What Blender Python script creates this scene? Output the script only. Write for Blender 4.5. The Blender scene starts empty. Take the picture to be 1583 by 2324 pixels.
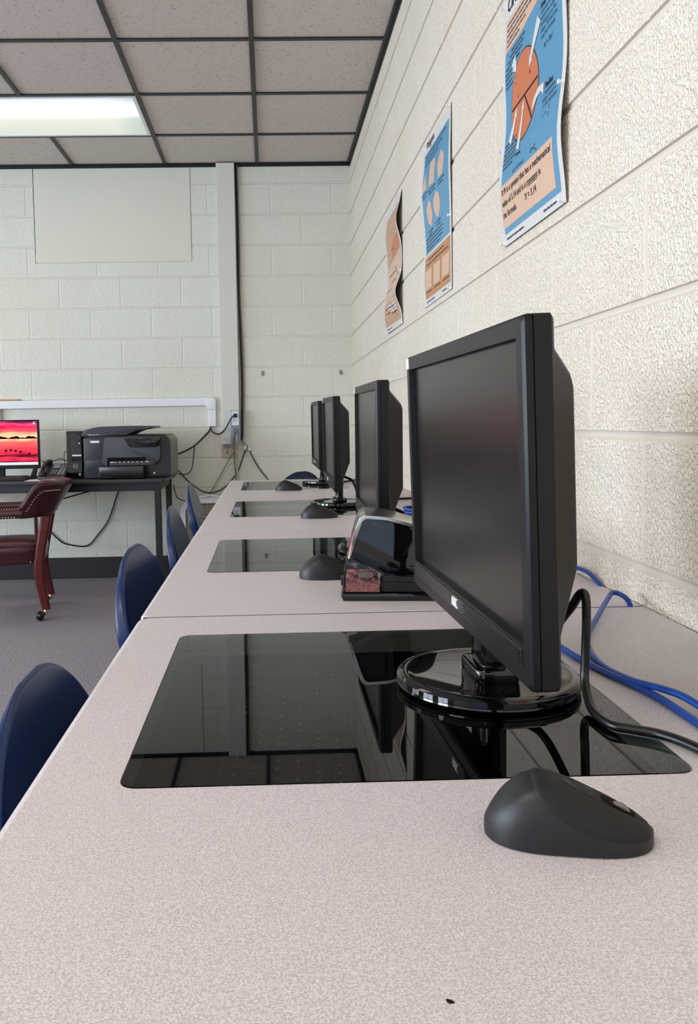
import bpy, bmesh, math, random
from mathutils import Vector, Matrix, Euler
random.seed(7)
D=bpy.data; SC=bpy.context.scene; COL=SC.collection
PI=math.pi
# ------------------------------------------------------------------ helpers
def lin(c):
    f=lambda v:(v/12.92 if v<=0.04045 else ((v+0.055)/1.055)**2.4)
    return (f(c[0]/255),f(c[1]/255),f(c[2]/255),1)
class N:
    def __init__(s,mat): s.t=mat.node_tree; s.n=s.t.nodes; s.l=s.t.links
    def add(s,ty,**kw):
        n=s.n.new(ty)
        for k,v in kw.items():
            if k in n.inputs.keys(): n.inputs[k].default_value=v
            else: setattr(n,k,v)
        return n
    def link(s,a,b): s.l.new(a,b)
def mat(name,col,rough=.5,spec=.5,metal=0,bump=None,vary=None,coat=0,aniso=None):
    """bump=(scale,strength,distance[,stretch]); vary=(scale,amount)"""
    m=D.materials.new(name); m.use_nodes=True; n=N(m)
    b=n.n['Principled BSDF']; b.inputs['Base Color'].default_value=lin(col)
    b.inputs['Roughness'].default_value=rough; b.inputs['Specular IOR Level'].default_value=spec
    b.inputs['Metallic'].default_value=metal; b.inputs['Coat Weight'].default_value=coat
    tc=n.add('ShaderNodeTexCoord')
    if vary:
        no=n.add('ShaderNodeTexNoise'); no.inputs['Scale'].default_value=vary[0]; no.inputs['Detail'].default_value=3
        n.link(tc.outputs['Object'],no.inputs['Vector'])
        r=n.add('ShaderNodeValToRGB'); r.color_ramp.elements[0].position=.3; r.color_ramp.elements[1].position=.7
        c=lin(col); a=vary[1]
        r.color_ramp.elements[0].color=(c[0]*(1-a),c[1]*(1-a),c[2]*(1-a),1)
        r.color_ramp.elements[1].color=(min(1,c[0]*(1+a)),min(1,c[1]*(1+a)),min(1,c[2]*(1+a)),1)
        n.link(no.outputs['Fac'],r.inputs['Fac']); n.link(r.outputs['Color'],b.inputs['Base Color'])
    if bump:
        no=n.add('ShaderNodeTexNoise'); no.inputs['Scale'].default_value=bump[0]; no.inputs['Detail'].default_value=4
        no.inputs['Roughness'].default_value=.55
        src=tc.outputs['Object']
        if len(bump)>3:
            mp=n.add('ShaderNodeMapping'); mp.inputs['Scale'].default_value=bump[3]; n.link(src,mp.inputs['Vector']); src=mp.outputs['Vector']
        n.link(src,no.inputs['Vector'])
        bu=n.add('ShaderNodeBump'); bu.inputs['Strength'].default_value=bump[1]; bu.inputs['Distance'].default_value=bump[2]
        n.link(no.outputs['Fac'],bu.inputs['Height']); n.link(bu.outputs['Normal'],b.inputs['Normal'])
    return m
def emit(name,col,st):
    m=D.materials.new(name); m.use_nodes=True; n=N(m); n.n.remove(n.n['Principled BSDF'])
    e=n.add('ShaderNodeEmission'); e.inputs['Color'].default_value=lin(col); e.inputs['Strength'].default_value=st
    n.link(e.outputs[0],n.n['Material Output'].inputs[0]); return m
def tag(o,label,cat,group=None,kind=None):
    o['label']=label
    if cat: o['category']=cat
    if group: o['group']=group
    if kind: o['kind']=kind
    return o
def link(name,me,m=None,parent=None,smooth=None,loc=None,rot=None):
    if m is not None:
        for mm in (m if isinstance(m,(list,tuple)) else [m]): me.materials.append(mm)
    if smooth is not None:
        for p in me.polygons: p.use_smooth=True
        me.set_sharp_from_angle(angle=math.radians(smooth))
    o=D.objects.new(name,me); COL.objects.link(o)
    if parent is not None: o.parent=parent
    if loc: o.location=loc
    if rot: o.rotation_euler=rot
    return o
def frombm(name,bm,m=None,parent=None,smooth=None,loc=None,rot=None,M=None):
    if M is not None: bm.transform(M)
    bmesh.ops.recalc_face_normals(bm,faces=bm.faces[:])
    me=D.meshes.new(name); bm.to_mesh(me); bm.free()
    return link(name,me,m,parent,smooth,loc,rot)
def thing(name,label,cat,loc=(0,0,0),rotz=0,group=None):
    o=D.objects.new(name,None); COL.objects.link(o); o.location=loc; o.rotation_euler=(0,0,rotz); o.empty_display_size=.05
    return tag(o,label,cat,group)
def structure(o,label): o['kind']='structure'; o['label']=label; return o
def box(bm,x0,x1,y0,y1,z0,z1,bev=0,seg=2,M=None):
    vs=[bm.verts.new(p) for p in [(x0,y0,z0),(x1,y0,z0),(x1,y1,z0),(x0,y1,z0),(x0,y0,z1),(x1,y0,z1),(x1,y1,z1),(x0,y1,z1)]]
    fs=[bm.faces.new([vs[i] for i in f]) for f in [(0,3,2,1),(4,5,6,7),(0,1,5,4),(1,2,6,5),(2,3,7,6),(3,0,4,7)]]
    geo=vs
    if bev>0:
        es=list({e for f in fs for e in f.edges})
        r=bmesh.ops.bevel(bm,geom=es,offset=bev,segments=seg,profile=.5,affect='EDGES')
        geo=list({v for f in r['faces'] for v in f.verts}|{v for v in vs if v.is_valid})
    if M is not None: bmesh.ops.transform(bm,matrix=M,verts=geo)
    return bm
def BX(*a,**k): return box(bmesh.new(),*a,**k)
def rpoly(pts,r,seg=4):
    """round the corners of a 2-D polygon; r a number or a list"""
    out=[];n=len(pts)
    for i in range(n):
        p=Vector(pts[i]);a=Vector(pts[i-1]);b=Vector(pts[(i+1)%n]); ri=r[i] if isinstance(r,(list,tuple)) else r
        if ri<=0: out.append(tuple(p)); continue
        d1=(a-p);d2=(b-p); l=min(ri,d1.length*.49,d2.length*.49); d1.normalize();d2.normalize()
        s=p+d1*l;e=p+d2*l
        for k in range(seg+1):
            t=k/seg; q=s*(1-t)**2+p*2*t*(1-t)+e*t*t; out.append(tuple(q))
    return out
def prism(bm,poly,a,b,axis='y',bev=0,seg=2):
    """extrude 2-D polygon; axis y: poly=(x,z); axis z: poly=(x,y); axis x: poly=(y,z)"""
    f=(lambda p,t:(p[0],t,p[1])) if axis=='y' else ((lambda p,t:(p[0],p[1],t)) if axis=='z' else (lambda p,t:(t,p[0],p[1])))
    A=[bm.verts.new(f(p,a)) for p in poly];B=[bm.verts.new(f(p,b)) for p in poly]
    n=len(poly); fa=bm.faces.new(A[::-1]); fb=bm.faces.new(B)
    for i in range(n): bm.faces.new([A[i],A[(i+1)%n],B[(i+1)%n],B[i]])
    if bev>0:
        es=list(set(fa.edges[:]+fb.edges[:]))
        bmesh.ops.bevel(bm,geom=es,offset=bev,segments=seg,profile=.5,affect='EDGES')
    return bm
def PR(*a,**k): return prism(bmesh.new(),*a,**k)
def catmull(pts,sub=8):
    P=[Vector(p) for p in pts]; out=[]
    for i in range(len(P)-1):
        p0=P[i-1] if i>0 else P[0]*2-P[1]; p1=P[i];p2=P[i+1];p3=P[i+2] if i+2<len(P) else P[-1]*2-P[-2]
        for k in range(sub):
            t=k/sub
            out.append(.5*((2*p1)+(-p0+p2)*t+(2*p0-5*p1+4*p2-p3)*t*t+(-p0+3*p1-3*p2+p3)*t**3))
    out.append(P[-1]); return out
def tube(bm,pts,r,seg=8,smooth=8,caps=True,closed=False):
    P=catmull(pts,smooth) if smooth else [Vector(p) for p in pts]
    n=len(P); rr=r if isinstance(r,(list,tuple)) else None
    T=[(P[min(i+1,n-1)]-P[max(i-1,0)]).normalized() for i in range(n)]
    u=T[0].orthogonal().normalized(); rings=[]
    for i in range(n):
        u=(u-T[i]*u.dot(T[i]))
        if u.length<1e-6: u=T[i].orthogonal()
        u.normalize(); w=T[i].cross(u)
        ri=r if rr is None else rr[0]+(rr[1]-rr[0])*i/(n-1)
        rings.append([bm.verts.new(P[i]+u*math.cos(2*PI*k/seg)*ri+w*math.sin(2*PI*k/seg)*ri) for k in range(seg)])
    for i in range(n-1):
        for k in range(seg): bm.faces.new([rings[i][k],rings[i][(k+1)%seg],rings[i+1][(k+1)%seg],rings[i+1][k]])
    if caps: bm.faces.new(rings[0][::-1]); bm.faces.new(rings[-1])
    return bm
def TB(*a,**k): return tube(bmesh.new(),*a,**k)
def lathe(bm,prof,seg=32,c=(0,0,0),axis='z'):
    """prof: (r,h) from bottom to top"""
    def P(r,h,a):
        x=r*math.cos(a);y=r*math.sin(a)
        if axis=='z': return (c[0]+x,c[1]+y,c[2]+h)
        if axis=='y': return (c[0]+x,c[1]+h,c[2]+y)
        return (c[0]+h,c[1]+x,c[2]+y)
    rings=[]
    for r,h in prof:
        if r<1e-6: rings.append([bm.verts.new(P(0,h,0))])
        else: rings.append([bm.verts.new(P(r,h,2*PI*k/seg)) for k in range(seg)])
    for a,b in zip(rings,rings[1:]):
        for k in range(seg):
            k2=(k+1)%seg
            if len(a)==1 and len(b)==1: continue
            if len(a)==1: bm.faces.new([a[0],b[k],b[k2]])
            elif len(b)==1: bm.faces.new([a[k],a[k2],b[0]])
            else: bm.faces.new([a[k],a[k2],b[k2],b[k]])
    return bm
def ball(bm,c,r,seg=12,sq=(1,1,1)):
    prof=[(r*math.sin(PI*i/seg),-r*math.cos(PI*i/seg)) for i in range(seg+1)]; prof[0]=(0,-r);prof[-1]=(0,r)
    n0=len(bm.verts); s=set(bm.verts)
    lathe(bm,prof,seg=seg*2); vs=[v for v in bm.verts if v not in s]
    for v in vs: v.co=Vector((v.co.x*sq[0]+c[0],v.co.y*sq[1]+c[1],v.co.z*sq[2]+c[2]))
    return bm
def textmesh(s,size,align='LEFT',bold=0,ital=0):
    cu=D.curves.new('txt','FONT'); cu.body=s; cu.size=size; cu.align_x=align; cu.offset=bold; cu.shear=ital; cu.resolution_u=3
    o=D.objects.new('txt',cu); COL.objects.link(o); dg=bpy.context.evaluated_depsgraph_get(); dg.update()
    me=D.meshes.new_from_object(o.evaluated_get(dg)); D.objects.remove(o); D.curves.remove(cu)
    v=[tuple(x.co) for x in me.vertices]; f=[tuple(p.vertices) for p in me.polygons]; D.meshes.remove(me)
    return v,f
def addtext(bm,s,size,fn,align='LEFT',bold=0,ital=0):
    if s=='\u03c0':   # drawn from three strokes
        k=size
        for poly in ([(.02,.42),(.06,.52),(.56,.52),(.56,.44),(.12,.44)],[(.15,.45),(.235,.45),(.19,.02),(.10,.02)],[(.37,.45),(.455,.45),(.455,.08),(.52,.06),(.52,.0),(.37,.03)]):
            bm.faces.new([bm.verts.new(fn(x*k,y*k)) for x,y in poly])
        return bm
    v,f=textmesh(s,size,align,bold,ital)
    vs=[bm.verts.new(fn(x,y)) for x,y,z in v]
    for q in f:
        try: bm.faces.new([vs[i] for i in q])
        except ValueError: pass
    return bm
def dup(root,loc,rotz,label=None,group=None):
    r=root.copy(); COL.objects.link(r); r.location=loc; r.rotation_euler=(0,0,rotz)
    if label: r['label']=label
    if group: r['group']=group
    for ch in list(root.children):
        c=ch.copy(); COL.objects.link(c); c.parent=r
        for g in list(ch.children):
            d=g.copy(); COL.objects.link(d); d.parent=c
    return r
# ------------------------------------------------------------------ measured layout (metres)
CAMZ=1.03972
XR=.5723; YB=5.5636; ZC=2.76; ZD=.749
XL=-6.2; YF=-3.4
# ------------------------------------------------------------------ materials
def block_paint(name,col,s1,d1,s2,d2,rough=.55,stretch=(1,1,1)):
    m=D.materials.new(name); m.use_nodes=True; n=N(m); b=n.n['Principled BSDF']
    b.inputs['Roughness'].default_value=rough; b.inputs['Specular IOR Level'].default_value=.4
    tc=n.add('ShaderNodeTexCoord'); mp=n.add('ShaderNodeMapping'); mp.inputs['Scale'].default_value=stretch
    n.link(tc.outputs['Object'],mp.inputs['Vector'])
    a=n.add('ShaderNodeTexNoise'); a.inputs['Scale'].default_value=s1; a.inputs['Detail'].default_value=1.6; a.inputs['Distortion'].default_value=.4
    c=n.add('ShaderNodeTexNoise'); c.inputs['Scale'].default_value=s2; c.inputs['Detail'].default_value=5
    for q in (a,c): n.link(mp.outputs['Vector'],q.inputs['Vector'])
    r=n.add('ShaderNodeValToRGB'); r.color_ramp.elements[0].position=.35; r.color_ramp.elements[1].position=.62
    n.link(a.outputs['Fac'],r.inputs['Fac'])
    b1=n.add('ShaderNodeBump'); b1.inputs['Distance'].default_value=d1; b1.inputs['Strength'].default_value=1
    b2=n.add('ShaderNodeBump'); b2.inputs['Distance'].default_value=d2; b2.inputs['Strength'].default_value=1
    n.link(r.outputs['Color'],b1.inputs['Height']); n.link(c.outputs['Fac'],b2.inputs['Height'])
    n.link(b1.outputs['Normal'],b2.inputs['Normal']); n.link(b2.outputs['Normal'],b.inputs['Normal'])
    # faint stains in the paint
    w=n.add('ShaderNodeTexNoise'); w.inputs['Scale'].default_value=1.7; w.inputs['Detail'].default_value=6
    n.link(tc.outputs['Object'],w.inputs['Vector'])
    rr=n.add('ShaderNodeValToRGB'); L=lin(col); rr.color_ramp.elements[0].position=.3; rr.color_ramp.elements[1].position=.6
    rr.color_ramp.elements[0].color=(L[0]*.95,L[1]*.94,L[2]*.91,1); rr.color_ramp.elements[1].color=L
    n.link(w.outputs['Fac'],rr.inputs['Fac']); n.link(rr.outputs['Color'],b.inputs['Base Color'])
    return m
M_WALLR=block_paint('cream_block_paint_coarse',(248,236,219),185,.0033,80,.0012,stretch=(1,1.1,.88))
M_MORTR=mat('cream_painted_mortar_coarse',(216,206,192),.55,.3,bump=(60,.4,.002))
M_MORTB=mat('cream_painted_mortar',(222,220,208),.5,.4)
M_WALLB=block_paint('cream_block_paint',(226,225,213),70,.0010,20,.0022)
M_SMOOTH=mat('cream_smooth_paint',(224,222,208),.5,.4,bump=(60,.15,.002))
M_DUCT=mat('cream_duct_paint',(218,216,206),.45,.4)
M_PLAIN=mat('plain_wall_paint',(205,202,192),.6,.3,bump=(30,.2,.004))
def ceiling_mat():
    m=D.materials.new('fissured_ceiling_tile'); m.use_nodes=True; n=N(m); b=n.n['Principled BSDF']
    b.inputs['Roughness'].default_value=.9; b.inputs['Specular IOR Level'].default_value=.15
    tc=n.add('ShaderNodeTexCoord'); a=n.add('ShaderNodeTexNoise'); a.inputs['Scale'].default_value=75; a.inputs['Detail'].default_value=4; a.inputs['Distortion'].default_value=1.4
    n.link(tc.outputs['Object'],a.inputs['Vector'])
    r=n.add('ShaderNodeValToRGB'); r.color_ramp.elements[0].position=.30; r.color_ramp.elements[1].position=.42
    r.color_ramp.elements[0].color=lin((168,159,153)); r.color_ramp.elements[1].color=lin((212,203,195))
    n.link(a.outputs['Fac'],r.inputs['Fac']); n.link(r.outputs['Color'],b.inputs['Base Color'])
    bu=n.add('ShaderNodeBump'); bu.inputs['Distance'].default_value=.003; n.link(r.outputs['Color'],bu.inputs['Height']); n.link(bu.outputs['Normal'],b.inputs['Normal'])
    return m
M_TILE=ceiling_mat()
M_TBAR=mat('dark_ceiling_grid_metal',(32,34,36),.45,.5)
def laminate():
    m=D.materials.new('speckled_grey_laminate'); m.use_nodes=True; n=N(m); b=n.n['Principled BSDF']
    b.inputs['Roughness'].default_value=.42; b.inputs['Specular IOR Level'].default_value=.35
    tc=n.add('ShaderNodeTexCoord'); a=n.add('ShaderNodeTexNoise'); a.inputs['Scale'].default_value=760; a.inputs['Detail'].default_value=3
    n.link(tc.outputs['Object'],a.inputs['Vector'])
    r=n.add('ShaderNodeValToRGB'); e=r.color_ramp.elements; e[0].position=.36; e[1].position=.66
    e[0].color=lin((184,176,178)); e[1].color=lin((224,217,219)); k=e.new(.5); k.color=lin((205,197,199))
    n.link(a.outputs['Fac'],r.inputs['Fac']); n.link(r.outputs['Color'],b.inputs['Base Color'])
    bu=n.add('ShaderNodeBump'); bu.inputs['Distance'].default_value=.0004; bu.inputs['Strength'].default_value=.5
    n.link(a.outputs['Fac'],bu.inputs['Height']); n.link(bu.outputs['Normal'],b.inputs['Normal'])
    return m
M_LAM=laminate()
M_EDGE=mat('grey_desk_metal',(120,116,114),.5,.4)
def carpet():
    m=D.materials.new('grey_loop_carpet'); m.use_nodes=True; n=N(m); b=n.n['Principled BSDF']
    b.inputs['Roughness'].default_value=.95; b.inputs['Specular IOR Level'].default_value=.1
    tc=n.add('ShaderNodeTexCoord'); a=n.add('ShaderNodeTexNoise'); a.inputs['Scale'].default_value=170; a.inputs['Detail'].default_value=4
    n.link(tc.outputs['Object'],a.inputs['Vector'])
    r=n.add('ShaderNodeValToRGB'); e=r.color_ramp.elements; e[0].position=.3; e[1].position=.72
    e[0].color=lin((88,82,87)); e[1].color=lin((194,186,190))
    n.link(a.outputs['Fac'],r.inputs['Fac']); n.link(r.outputs['Color'],b.inputs['Base Color'])
    bu=n.add('ShaderNodeBump'); bu.inputs['Distance'].default_value=.004; n.link(a.outputs['Fac'],bu.inputs['Height']); n.link(bu.outputs['Normal'],b.inputs['Normal'])
    return m
M_CARPET=carpet()
M_BASEB=mat('charcoal_rubber_baseboard',(44,40,45),.5,.4)
M_BLK=mat('black_matte_plastic',(13,13,16),.38,.32,bump=(900,.10,.0003))
M_BLKS=mat('black_satin_plastic',(24,24,26),.3,.5)
M_BLKG=mat('black_gloss_plastic',(8,8,9),.04,.6)
M_HOLE=mat('black_recess',(6,6,6),.8,.2)
M_SCREEN=mat('matte_dark_screen',(12,12,13),.24,.42)
M_WHITE=mat('white_plastic',(236,236,240),.35,.5)
M_WHITEL=mat('white_label',(240,240,238),.6,.3)
M_SILVER=mat('silver_metal',(190,188,184),.22,.5,metal=1)
M_CHROME=mat('chrome',(215,215,215),.12,.5,metal=1)
M_MOUSE=mat('charcoal_mouse_rubber',(24,24,27),.42,.45)
M_MOUSED=mat('charcoal_mouse_top',(27,27,28),.6,.35)
M_BLUEC=mat('blue_cable_jacket',(18,66,150),.38,.5)
M_BLKC=mat('black_cable_jacket',(18,18,18),.35,.5)
M_GREYC=mat('grey_cable_jacket',(120,118,112),.5,.4)
M_CREAMC=mat('cream_cable_jacket',(190,186,165),.5,.4)
M_NAVY=mat('navy_shell_plastic',(17,44,92),.30,.5,bump=(420,.35,.0006))
M_TABLE=mat('black_table_laminate',(52,50,54),.35,.5)
M_TMETAL=mat('black_table_steel',(25,27,34),.4,.5)
M_LEATHER=mat('burgundy_leather',(60,16,25),.28,.55,bump=(160,.15,.0008))
M_MAHOG=mat('mahogany_wood',(88,28,28),.3,.5,vary=(40,.25))
M_BRASS=mat('antique_brass',(214,190,160),.25,.5,metal=1)
M_PRN=mat('charcoal_printer_plastic',(58,58,66),.42,.5)
M_PRND=mat('dark_printer_plastic',(34,34,38),.35,.5)
M_PRNG=mat('grey_printer_side',(128,126,122),.5,.4)
M_PLATE=mat('beige_wall_plate',(190,178,150),.45,.4)
M_GALV=mat('grey_outlet_metal',(138,142,152),.35,.5,metal=.6)
M_GRILLE=mat('beige_grille',(178,168,146),.5,.4)
M_PAPER=mat('poster_paper',(212,210,206),.42,.4)
M_PBLUE=mat('poster_blue_print',(86,146,180),.35,.45)
M_PPEACH=mat('poster_peach_print',(216,178,152),.35,.45)
M_PORANGE=mat('poster_orange_print',(200,114,76),.35,.45)
M_PTAN=mat('poster_tan_print',(190,128,78),.35,.45)
M_PTAN2=mat('poster_pale_tan_print',(196,150,116),.35,.45)
M_INK=mat('black_ink',(22,20,22),.5,.3)
M_INKG=mat('grey_ink',(62,74,88),.5,.3)
M_TANWOOD=mat('tan_wood',(196,160,112),.5,.4)
M_LEG=mat('dim_white_legend',(190,190,186),.6,.3)
M_RED=mat('red_print',(190,40,52),.4,.5)
M_SHAV=mat('pink_wood_shavings',(176,120,120),.9,.1,bump=(500,1,.003),vary=(260,.55))
def glassmat(name,tint,rough=.01,ior=1.5):
    m=D.materials.new(name); m.use_nodes=True; n=N(m); n.n.remove(n.n['Principled BSDF'])
    t=n.add('ShaderNodeBsdfTransparent'); t.inputs['Color'].default_value=(tint[0],tint[1],tint[2],1)
    g=n.add('ShaderNodeBsdfGlossy'); g.inputs['Roughness'].default_value=rough
    f=n.add('ShaderNodeFresnel'); f.inputs['IOR'].default_value=ior
    ge=n.add('ShaderNodeNewGeometry'); iv=n.add('ShaderNodeMath',operation='SUBTRACT'); iv.inputs[0].default_value=1; n.link(ge.outputs['Backfacing'],iv.inputs[1])
    fm=n.add('ShaderNodeMath',operation='MULTIPLY'); n.link(f.outputs[0],fm.inputs[0]); n.link(iv.outputs[0],fm.inputs[1])
    mx=n.add('ShaderNodeMixShader'); n.link(fm.outputs[0],mx.inputs[0]); n.link(t.outputs[0],mx.inputs[1]); n.link(g.outputs[0],mx.inputs[2])
    n.link(mx.outputs[0],n.n['Material Output'].inputs[0]); return m
M_SMOKE=glassmat('smoked_desk_glass',(.50,.52,.50))
M_TRAY=glassmat('smoky_clear_plastic',(.78,.75,.74),.03,1.45)
M_WGLASS=glassmat('window_glass',(.95,.97,1))
# ------------------------------------------------------------------ camera
cam=D.cameras.new('camera'); co=D.objects.new('camera',cam); COL.objects.link(co); SC.camera=co
pitch,yaw,roll=.06284,.02321,-.01736
fwd=Vector((math.sin(yaw)*math.cos(pitch),math.cos(yaw)*math.cos(pitch),-math.sin(pitch)))
rt=Vector((math.cos(yaw),-math.sin(yaw),0)); up=rt.cross(fwd)
r2=rt*math.cos(roll)+up*math.sin(roll); u2=-rt*math.sin(roll)+up*math.cos(roll)
Mx=Matrix((r2,u2,-fwd)).transposed().to_4x4(); Mx.translation=Vector((0,0,CAMZ)); co.matrix_world=Mx
cam.sensor_fit='VERTICAL'; cam.sensor_height=36; cam.lens=1853.38/2324*36
cam.shift_x=-(654.86-791.5)/2324; cam.shift_y=(1074.69-1162)/2324; cam.clip_start=.02; cam.clip_end=60
# ------------------------------------------------------------------ room shell
def courses(name,rows,place,m,label):
    """rows: (z0,z1,joints,u0,u1); place(u,z,depth)->xyz. Block pattern of one wall in one mesh."""
    bm=bmesh.new(); gu=.0062; rv=.0016; rh=.0055; ge=.0055; gf=.0085
    for z0,z1,J,u0,u1 in rows:
        prof=[(u0,0)]
        for j in sorted(J):
            if j-gu<=u0+.01 or j+gu>=u1-.01: continue
            prof+=[(j-gu,0),(j-gu*.5,rv),(j+gu*.5,rv),(j+gu,0)]
        prof.append((u1,0))
        lev=[(z0,rh,0),(z0+.0062,rh,0),(z0+.0070,None,0),(z1-.0085,None,0),(z1-.0035,rh,0),(z1,rh,0)]
        grid=[[bm.verts.new(place(u,z,(d if dd is None else max(dd,d)))) for u,d in prof] for z,dd,_ in lev]
        for i in range(len(lev)-1):
            for k in range(len(prof)-1):
                f=bm.faces.new([grid[i][k],grid[i][k+1],grid[i+1][k+1],grid[i+1][k]])
                if i!=2 or prof[k][1]>0 or prof[k+1][1]>0: f.material_index=1
    me=D.meshes.new(name); bm.to_mesh(me); bm.free()
    return structure(link(name,me,m),label)
C=.2032; ZJ=.80625
rows=[]
for k in range(-4,10):
    z0=ZJ+C*k; z1=min(z0+C,2.79); ph=1.236 if k%2==0 else 1.236+C
    rows.append((z0,z1,[ph+.4064*i for i in range(-14,14)],YF,YB+.004))
courses('wall_right',rows,lambda u,z,d:(XR+d,u,z),[M_WALLR,M_MORTR],'cream painted concrete block wall on the right')
rows=[]
for k in range(-4,10):
    z0=ZJ+C*k; z1=min(z0+C,2.79); ph=.039 if k%2==0 else .039+C; J=[ph+.4064*i for i in range(-20,4)]
    if k<6: rows.append((z0,z1,J,XL,XR+.004))
    else:
        rows.append((z0,z1,J,XL,-1.535))
        if k==6: rows.append((z0,2.13,[-1.128,-.72],-1.535,-.492))
        rows.append((z0,z1,{6:[-.378],8:[-.384]}.get(k,[]),-.492,-.26))
        rows.append((z0,z1,J,-.26,XR+.004))
courses('wall_back',rows,lambda u,z,d:(u,YB+d,z),[M_WALLB,M_MORTB],'pale painted concrete block wall at the back')
structure(frombm('trim_1',BX(-1.531,-.494,YB+.0005,YB+.011,2.18,2.76,bev=.004),M_SMOOTH),'smooth painted infill panel set in the back block wall')
structure(frombm('wall_back_core',BX(XL,XR+.1,YB+.012,YB+.10,-.1,2.9),M_PLAIN),'solid core of the back wall')
structure(frombm('wall_right_core',BX(XR+.012,XR+.1,YF,YB+.012,-.1,2.9),M_PLAIN),'solid core of the right wall')
structure(frombm('trim_2',BX(-1.535,-.492,YB+.001,YB+.011,2.128,2.186,bev=.006),M_SMOOTH),'smooth plaster band under the infill panel')
structure(frombm('floor',BX(XL,XR+.1,YF,YB+.1,-.1,0),M_CARPET),'grey carpet floor')
structure(frombm('wall_left',BX(XL-.1,XL,YF,YB,-.1,.9),M_PLAIN),'painted wall opposite the desks')
def wallpiece(name,*a): return structure(frombm(name,BX(*a),M_PLAIN),'painted wall around the windows')
wallpiece('wall_left_upper',XL-.1,XL,YF,YB,2.3,2.9)
WIN=[(-2.6,-.9),(.0,1.7),(2.6,4.3)]
edges=[YF]+[v for w in WIN for v in w]+[YB]
for i in range(0,len(edges),2): wallpiece('wall_left_pier',XL-.1,XL,edges[i],edges[i+1],.9,2.3)
RW=(-2.3,.5)
structure(frombm('wall_front',BX(XL,XR+.1,YF-.1,YF,-.1,.9),M_PLAIN),'painted wall behind the camera')
wallpiece('wall_front_upper',XL,XR+.1,YF-.1,YF,2.3,2.9)
wallpiece('wall_front_pier',XL,RW[0],YF-.1,YF,.9,2.3); wallpiece('wall_front_pier',RW[1],XR+.1,YF-.1,YF,.9,2.3)
def window(name,axis,a,b,pos):
    bm=bmesh.new(); t=.05
    f=(lambda u0,u1,z0,z1,d0,d1:box(bm,pos+d0,pos+d1,u0,u1,z0,z1)) if axis=='x' else (lambda u0,u1,z0,z1,d0,d1:box(bm,u0,u1,pos+d0,pos+d1,z0,z1))
    for z0,z1 in ((.9,.95),(2.25,2.3)): f(a,b,z0,z1,-.08,.01)
    n=2
    for i in range(n+1):
        c=a+(b-a)*i/n; f(max(a,c-t/2),min(b,c+t/2),.95,2.25,-.08,.01)
    o=structure(frombm(name,bm,M_WHITE),'white window frame with two lights')
    bm2=bmesh.new()
    if axis=='x': box(bm2,pos-.05,pos-.045,a,b,.95,2.25)
    else: box(bm2,a,b,pos-.05,pos-.045,.95,2.25)
    g=frombm('glass',bm2,M_WGLASS,o)
    return o
for i,(a,b) in enumerate(WIN): window('window_%d'%(i+1),'x',a,b,XL)
window('window_4','y',RW[0],RW[1],YF)
# ceiling: mineral tiles between dark T-bars
bm=bmesh.new(); tz=ZC+.006
for v in [(XL,YF),(XR+.05,YF),(XR+.05,YB+.05),(XL,YB+.05)]: pass
xs=[XR-.6182-.6096*k for k in range(0,11)]; ys=[YB-.5537-.6096*k for k in range(0,15)]
box(bm,XL-.1,XR+.1,YF-.1,YB+.1,tz,tz+.05)
structure(frombm('ceiling',bm,M_TILE),'white fissured drop ceiling tiles')
LX=[(xs[1],xs[0]-.6096*0) ]
LIGHTS=[]   # (x0,x1,y0,y1)
for i in (0,4,8):
    for j in (0,4,8,12):
        if j+1<len(ys) and i+3<len(xs): LIGHTS.append((xs[i+3],xs[i+1],ys[j+1],ys[j]))
# the fixture in the picture spans the bays left of the second runner
LIGHTS=[(x0,x1,y0,y1) for x0,x1,y0,y1 in LIGHTS]
def inlight(x,y): return any(x0+.02<x<x1-.02 and y0-.02<y<y1+.02 for x0,x1,y0,y1 in LIGHTS)
bm=bmesh.new(); w=.0115
for y in ys: box(bm,XL,XR,y-w,y+w,ZC-.002,ZC+.004)
yy=[YB]+ys+[YF]
for x in xs:
    for a,b in zip(yy,yy[1:]):
        if not inlight(x,(a+b)/2): box(bm,x-w,x+w,b+w,a-w,ZC-.0025,ZC+.004)
structure(frombm('trim_3',bm,M_TBAR),'dark metal grid of the drop ceiling')
bm=bmesh.new()
box(bm,XR-.022,XR+.002,YF,YB,ZC-.003,ZC+.004); box(bm,XL,XR,YB-.022,YB+.002,ZC-.003,ZC+.004)
box(bm,XR-.004,XR+.002,YF,YB,ZC-.024,ZC); box(bm,XL,XR,YB-.003,YB+.002,ZC-.018,ZC)
structure(frombm('trim_4',bm,M_TBAR),'dark angle strip along the ceiling edge')
structure(frombm('baseboard_back',BX(XL,XR,YB-.009,YB+.003,0,.143,bev=.003),M_BASEB),'charcoal rubber baseboard along the back wall')
structure(frombm('baseboard_right',BX(XR-.009,XR+.003,YF,YB-.01,0,.143,bev=.003),M_BASEB),'charcoal rubber baseboard along the right wall')
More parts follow.
